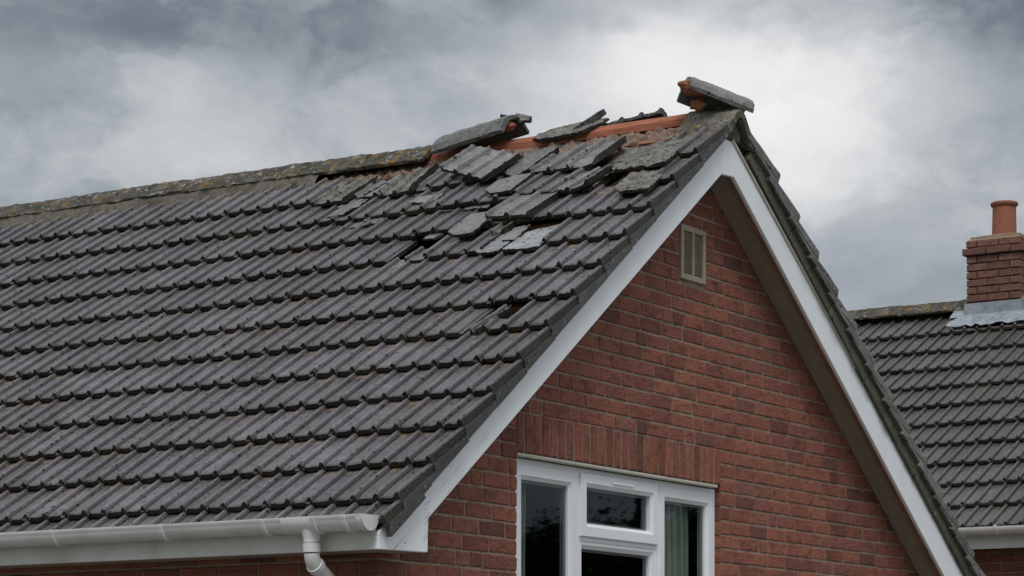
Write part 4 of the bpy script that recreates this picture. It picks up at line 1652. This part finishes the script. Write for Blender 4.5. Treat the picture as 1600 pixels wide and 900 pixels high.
def lathe(prof, seg=32):
    vs, fs = [], []
    for (r, z) in prof:
        for k in range(seg):
            a = 2 * math.pi * k / seg
            vs.append((r * math.cos(a), r * math.sin(a), z))
    for i in range(len(prof) - 1):
        for k in range(seg):
            a, b = i * seg + k, i * seg + (k + 1) % seg
            fs.append((a, b, b + seg, a + seg))
    mb = MB(); mb.add(vs, fs)
    me = mb.mesh('lathe', smooth=True)
    me.set_sharp_from_angle(angle=R(40))
    return me


zp = ztop + .045
link('chimney_pot', lathe([(.118, zp), (.118, zp + .012), (.110, zp + .02), (.104, zp + .27), (.104, zp + .275), (.118, zp + .282), (.124, zp + .295),
                           (.122, zp + .310), (.112, zp + .316), (.095, zp + .31), (.092, zp + .05)]), chim, 'pot', loc=(cxm, cym, 0))
# lead: apron on the front, soaker steps up the sides
sl = .690
mb = MB()
yb = CY0
zs_ = lambda y: NZ + .690 * (y - NY) + .028
nxs = 16
vs = []
rows = [(yb - .006, zs_(yb) + .115), (yb - .007, zs_(yb) + .014), (yb - .075, zs_(yb - .075) + .006), (yb - .150, zs_(yb - .15))]
for q, (yy, zz) in enumerate(rows):
    for i in range(nxs + 1):
        xx = CX0 - .13 + (CX1 - CX0 + .26) * i / nxs
        if q < 2:
            xx = CX0 - .012 + (CX1 - CX0 + .024) * i / nxs
        wv = (.006 * math.sin(i * 2.4) if q > 1 else 0) + (random.uniform(-.012, .012) if q == 3 else 0)
        vs.append((xx, yy - (random.uniform(0, .02) if q == 3 else 0), zz + wv))
mb.add(vs, [(j * (nxs + 1) + i, (j + 1) * (nxs + 1) + i, (j + 1) * (nxs + 1) + i + 1, j * (nxs + 1) + i + 1) for j in range(3) for i in range(nxs)])
fl = link('flashing', mb.mesh('apron'), chim, 'lead')
md = fl.modifiers.new('thickness', 'SOLIDIFY'); md.thickness = .004; md.offset = 1
for sgn, xf in ((-1, CX0), (1, CX1)):
    for q in range(3):
        y0 = yb - .01 + q * .10
        z0 = zs_(y0)
        mb = MB()
        xa = xf + sgn * .006
        mb.add([(xa, y0, z0), (xa, y0 + .125, z0 + .085), (xa, y0 + .125, z0 + .20), (xa, y0, z0 + .125),
                (xa + sgn * .15, y0, z0 + .004), (xa + sgn * .15, y0 + .125, z0 + .088)],
               [(0, 1, 2, 3), (0, 4, 5, 1)])
        s2 = link('flashing', mb.mesh('soaker'), chim, 'lead')
        md = s2.modifiers.new('thickness', 'SOLIDIFY'); md.thickness = .004


# ------------------------------------------------------------------ trees across the garden (seen mirrored in the window)
def tree(loc, hgt, rad, seed, label, conifer=False):
    rs = random.Random(seed)
    g_ = empty('tree', loc, label=label, cat='tree', group='trees across the garden')
    path, rr = [], []
    for i in range(7):
        u = i / 6
        path.append((rs.uniform(-.12, .12) * u * 2, rs.uniform(-.12, .12) * u * 2, hgt * .92 * u))
        rr.append(.26 * hgt / 10 * (1 - .88 * u) + .01)
    link('trunk', tube(path, rr, 10), g_, 'bark')
    mb = MB()
    for _ in range(15000):
        if conifer:
            u = rs.random() ** .75
            z = hgt * (.12 + .88 * u)
            r = rad * (1 - u) * (.55 + .45 * abs(math.sin(u * 34))) + .05
            a = rs.uniform(0, 6.283)
            q = r * math.sqrt(rs.random())
            p = Vector((q * math.cos(a), q * math.sin(a), z - .25 * q))
        else:
            th, ph = rs.uniform(0, 6.283), math.acos(rs.uniform(-1, 1))
            lob = 1 + .28 * fbm(Vector((math.cos(th) * 2 + seed, math.sin(th) * 2, ph * 2)))
            q = rad * lob * rs.random() ** .33
            p = Vector((q * math.sin(ph) * math.cos(th), q * math.sin(ph) * math.sin(th), hgt * .56 + q * math.cos(ph) * hgt * .44 / rad))
        core = (q / (rad * lob) < .90) if not conifer else (q < r * .75)
        a = Vector((rs.gauss(0, 1), rs.gauss(0, 1), rs.gauss(0, .6))).normalized() * (rs.uniform(.12, .22) if core else rs.uniform(.04, .08))
        b = a.cross(Vector((rs.gauss(0, 1), rs.gauss(0, 1), rs.gauss(0, 1))).normalized()) * .7
        mb.add([p - a, p + b, p + a, p - b], [(0, 1, 2, 3)], 0, rs.random())
    link('crown', mb.mesh('crown', rnd=True), g_, 'leaf')


TC, TD = Vector((27.8, 46.8)), Vector((.86, -.5))
for i, (o1, o2, h_, r_, con, lb) in enumerate((
        (-9.0, 1.0, 7.6, 3.0, False, 'round leafy tree nearest the neighbouring house across the garden'),
        (-5.2, -1.5, 6.9, 1.9, True, 'slim pointed conifer left of the tall conifer'),
        (-3.2, 2.5, 7.3, 2.8, False, 'leafy tree half hidden behind the slim conifer'),
        (-1.0, -1.0, 7.7, 1.9, True, 'tallest dark conifer in the middle of the row'),
        (0.9, 2.0, 6.8, 2.7, False, 'low spreading leafy tree right of the tallest conifer'),
        (3.3, -.5, 7.4, 2.0, True, 'stout conifer right of the low spreading tree'),
        (5.2, 2.5, 7.2, 3.0, False, 'broad leafy tree behind the stout conifer'),
        (9.0, 1.0, 8.0, 3.4, False, 'largest leafy tree at the far end of the row'))):
    p = TC + TD * o1 + Vector((.5, .86)) * o2
    tree((p.x, p.y, 0), h_ * 1.11, r_ * 1.15, 500 + i, lb, con)
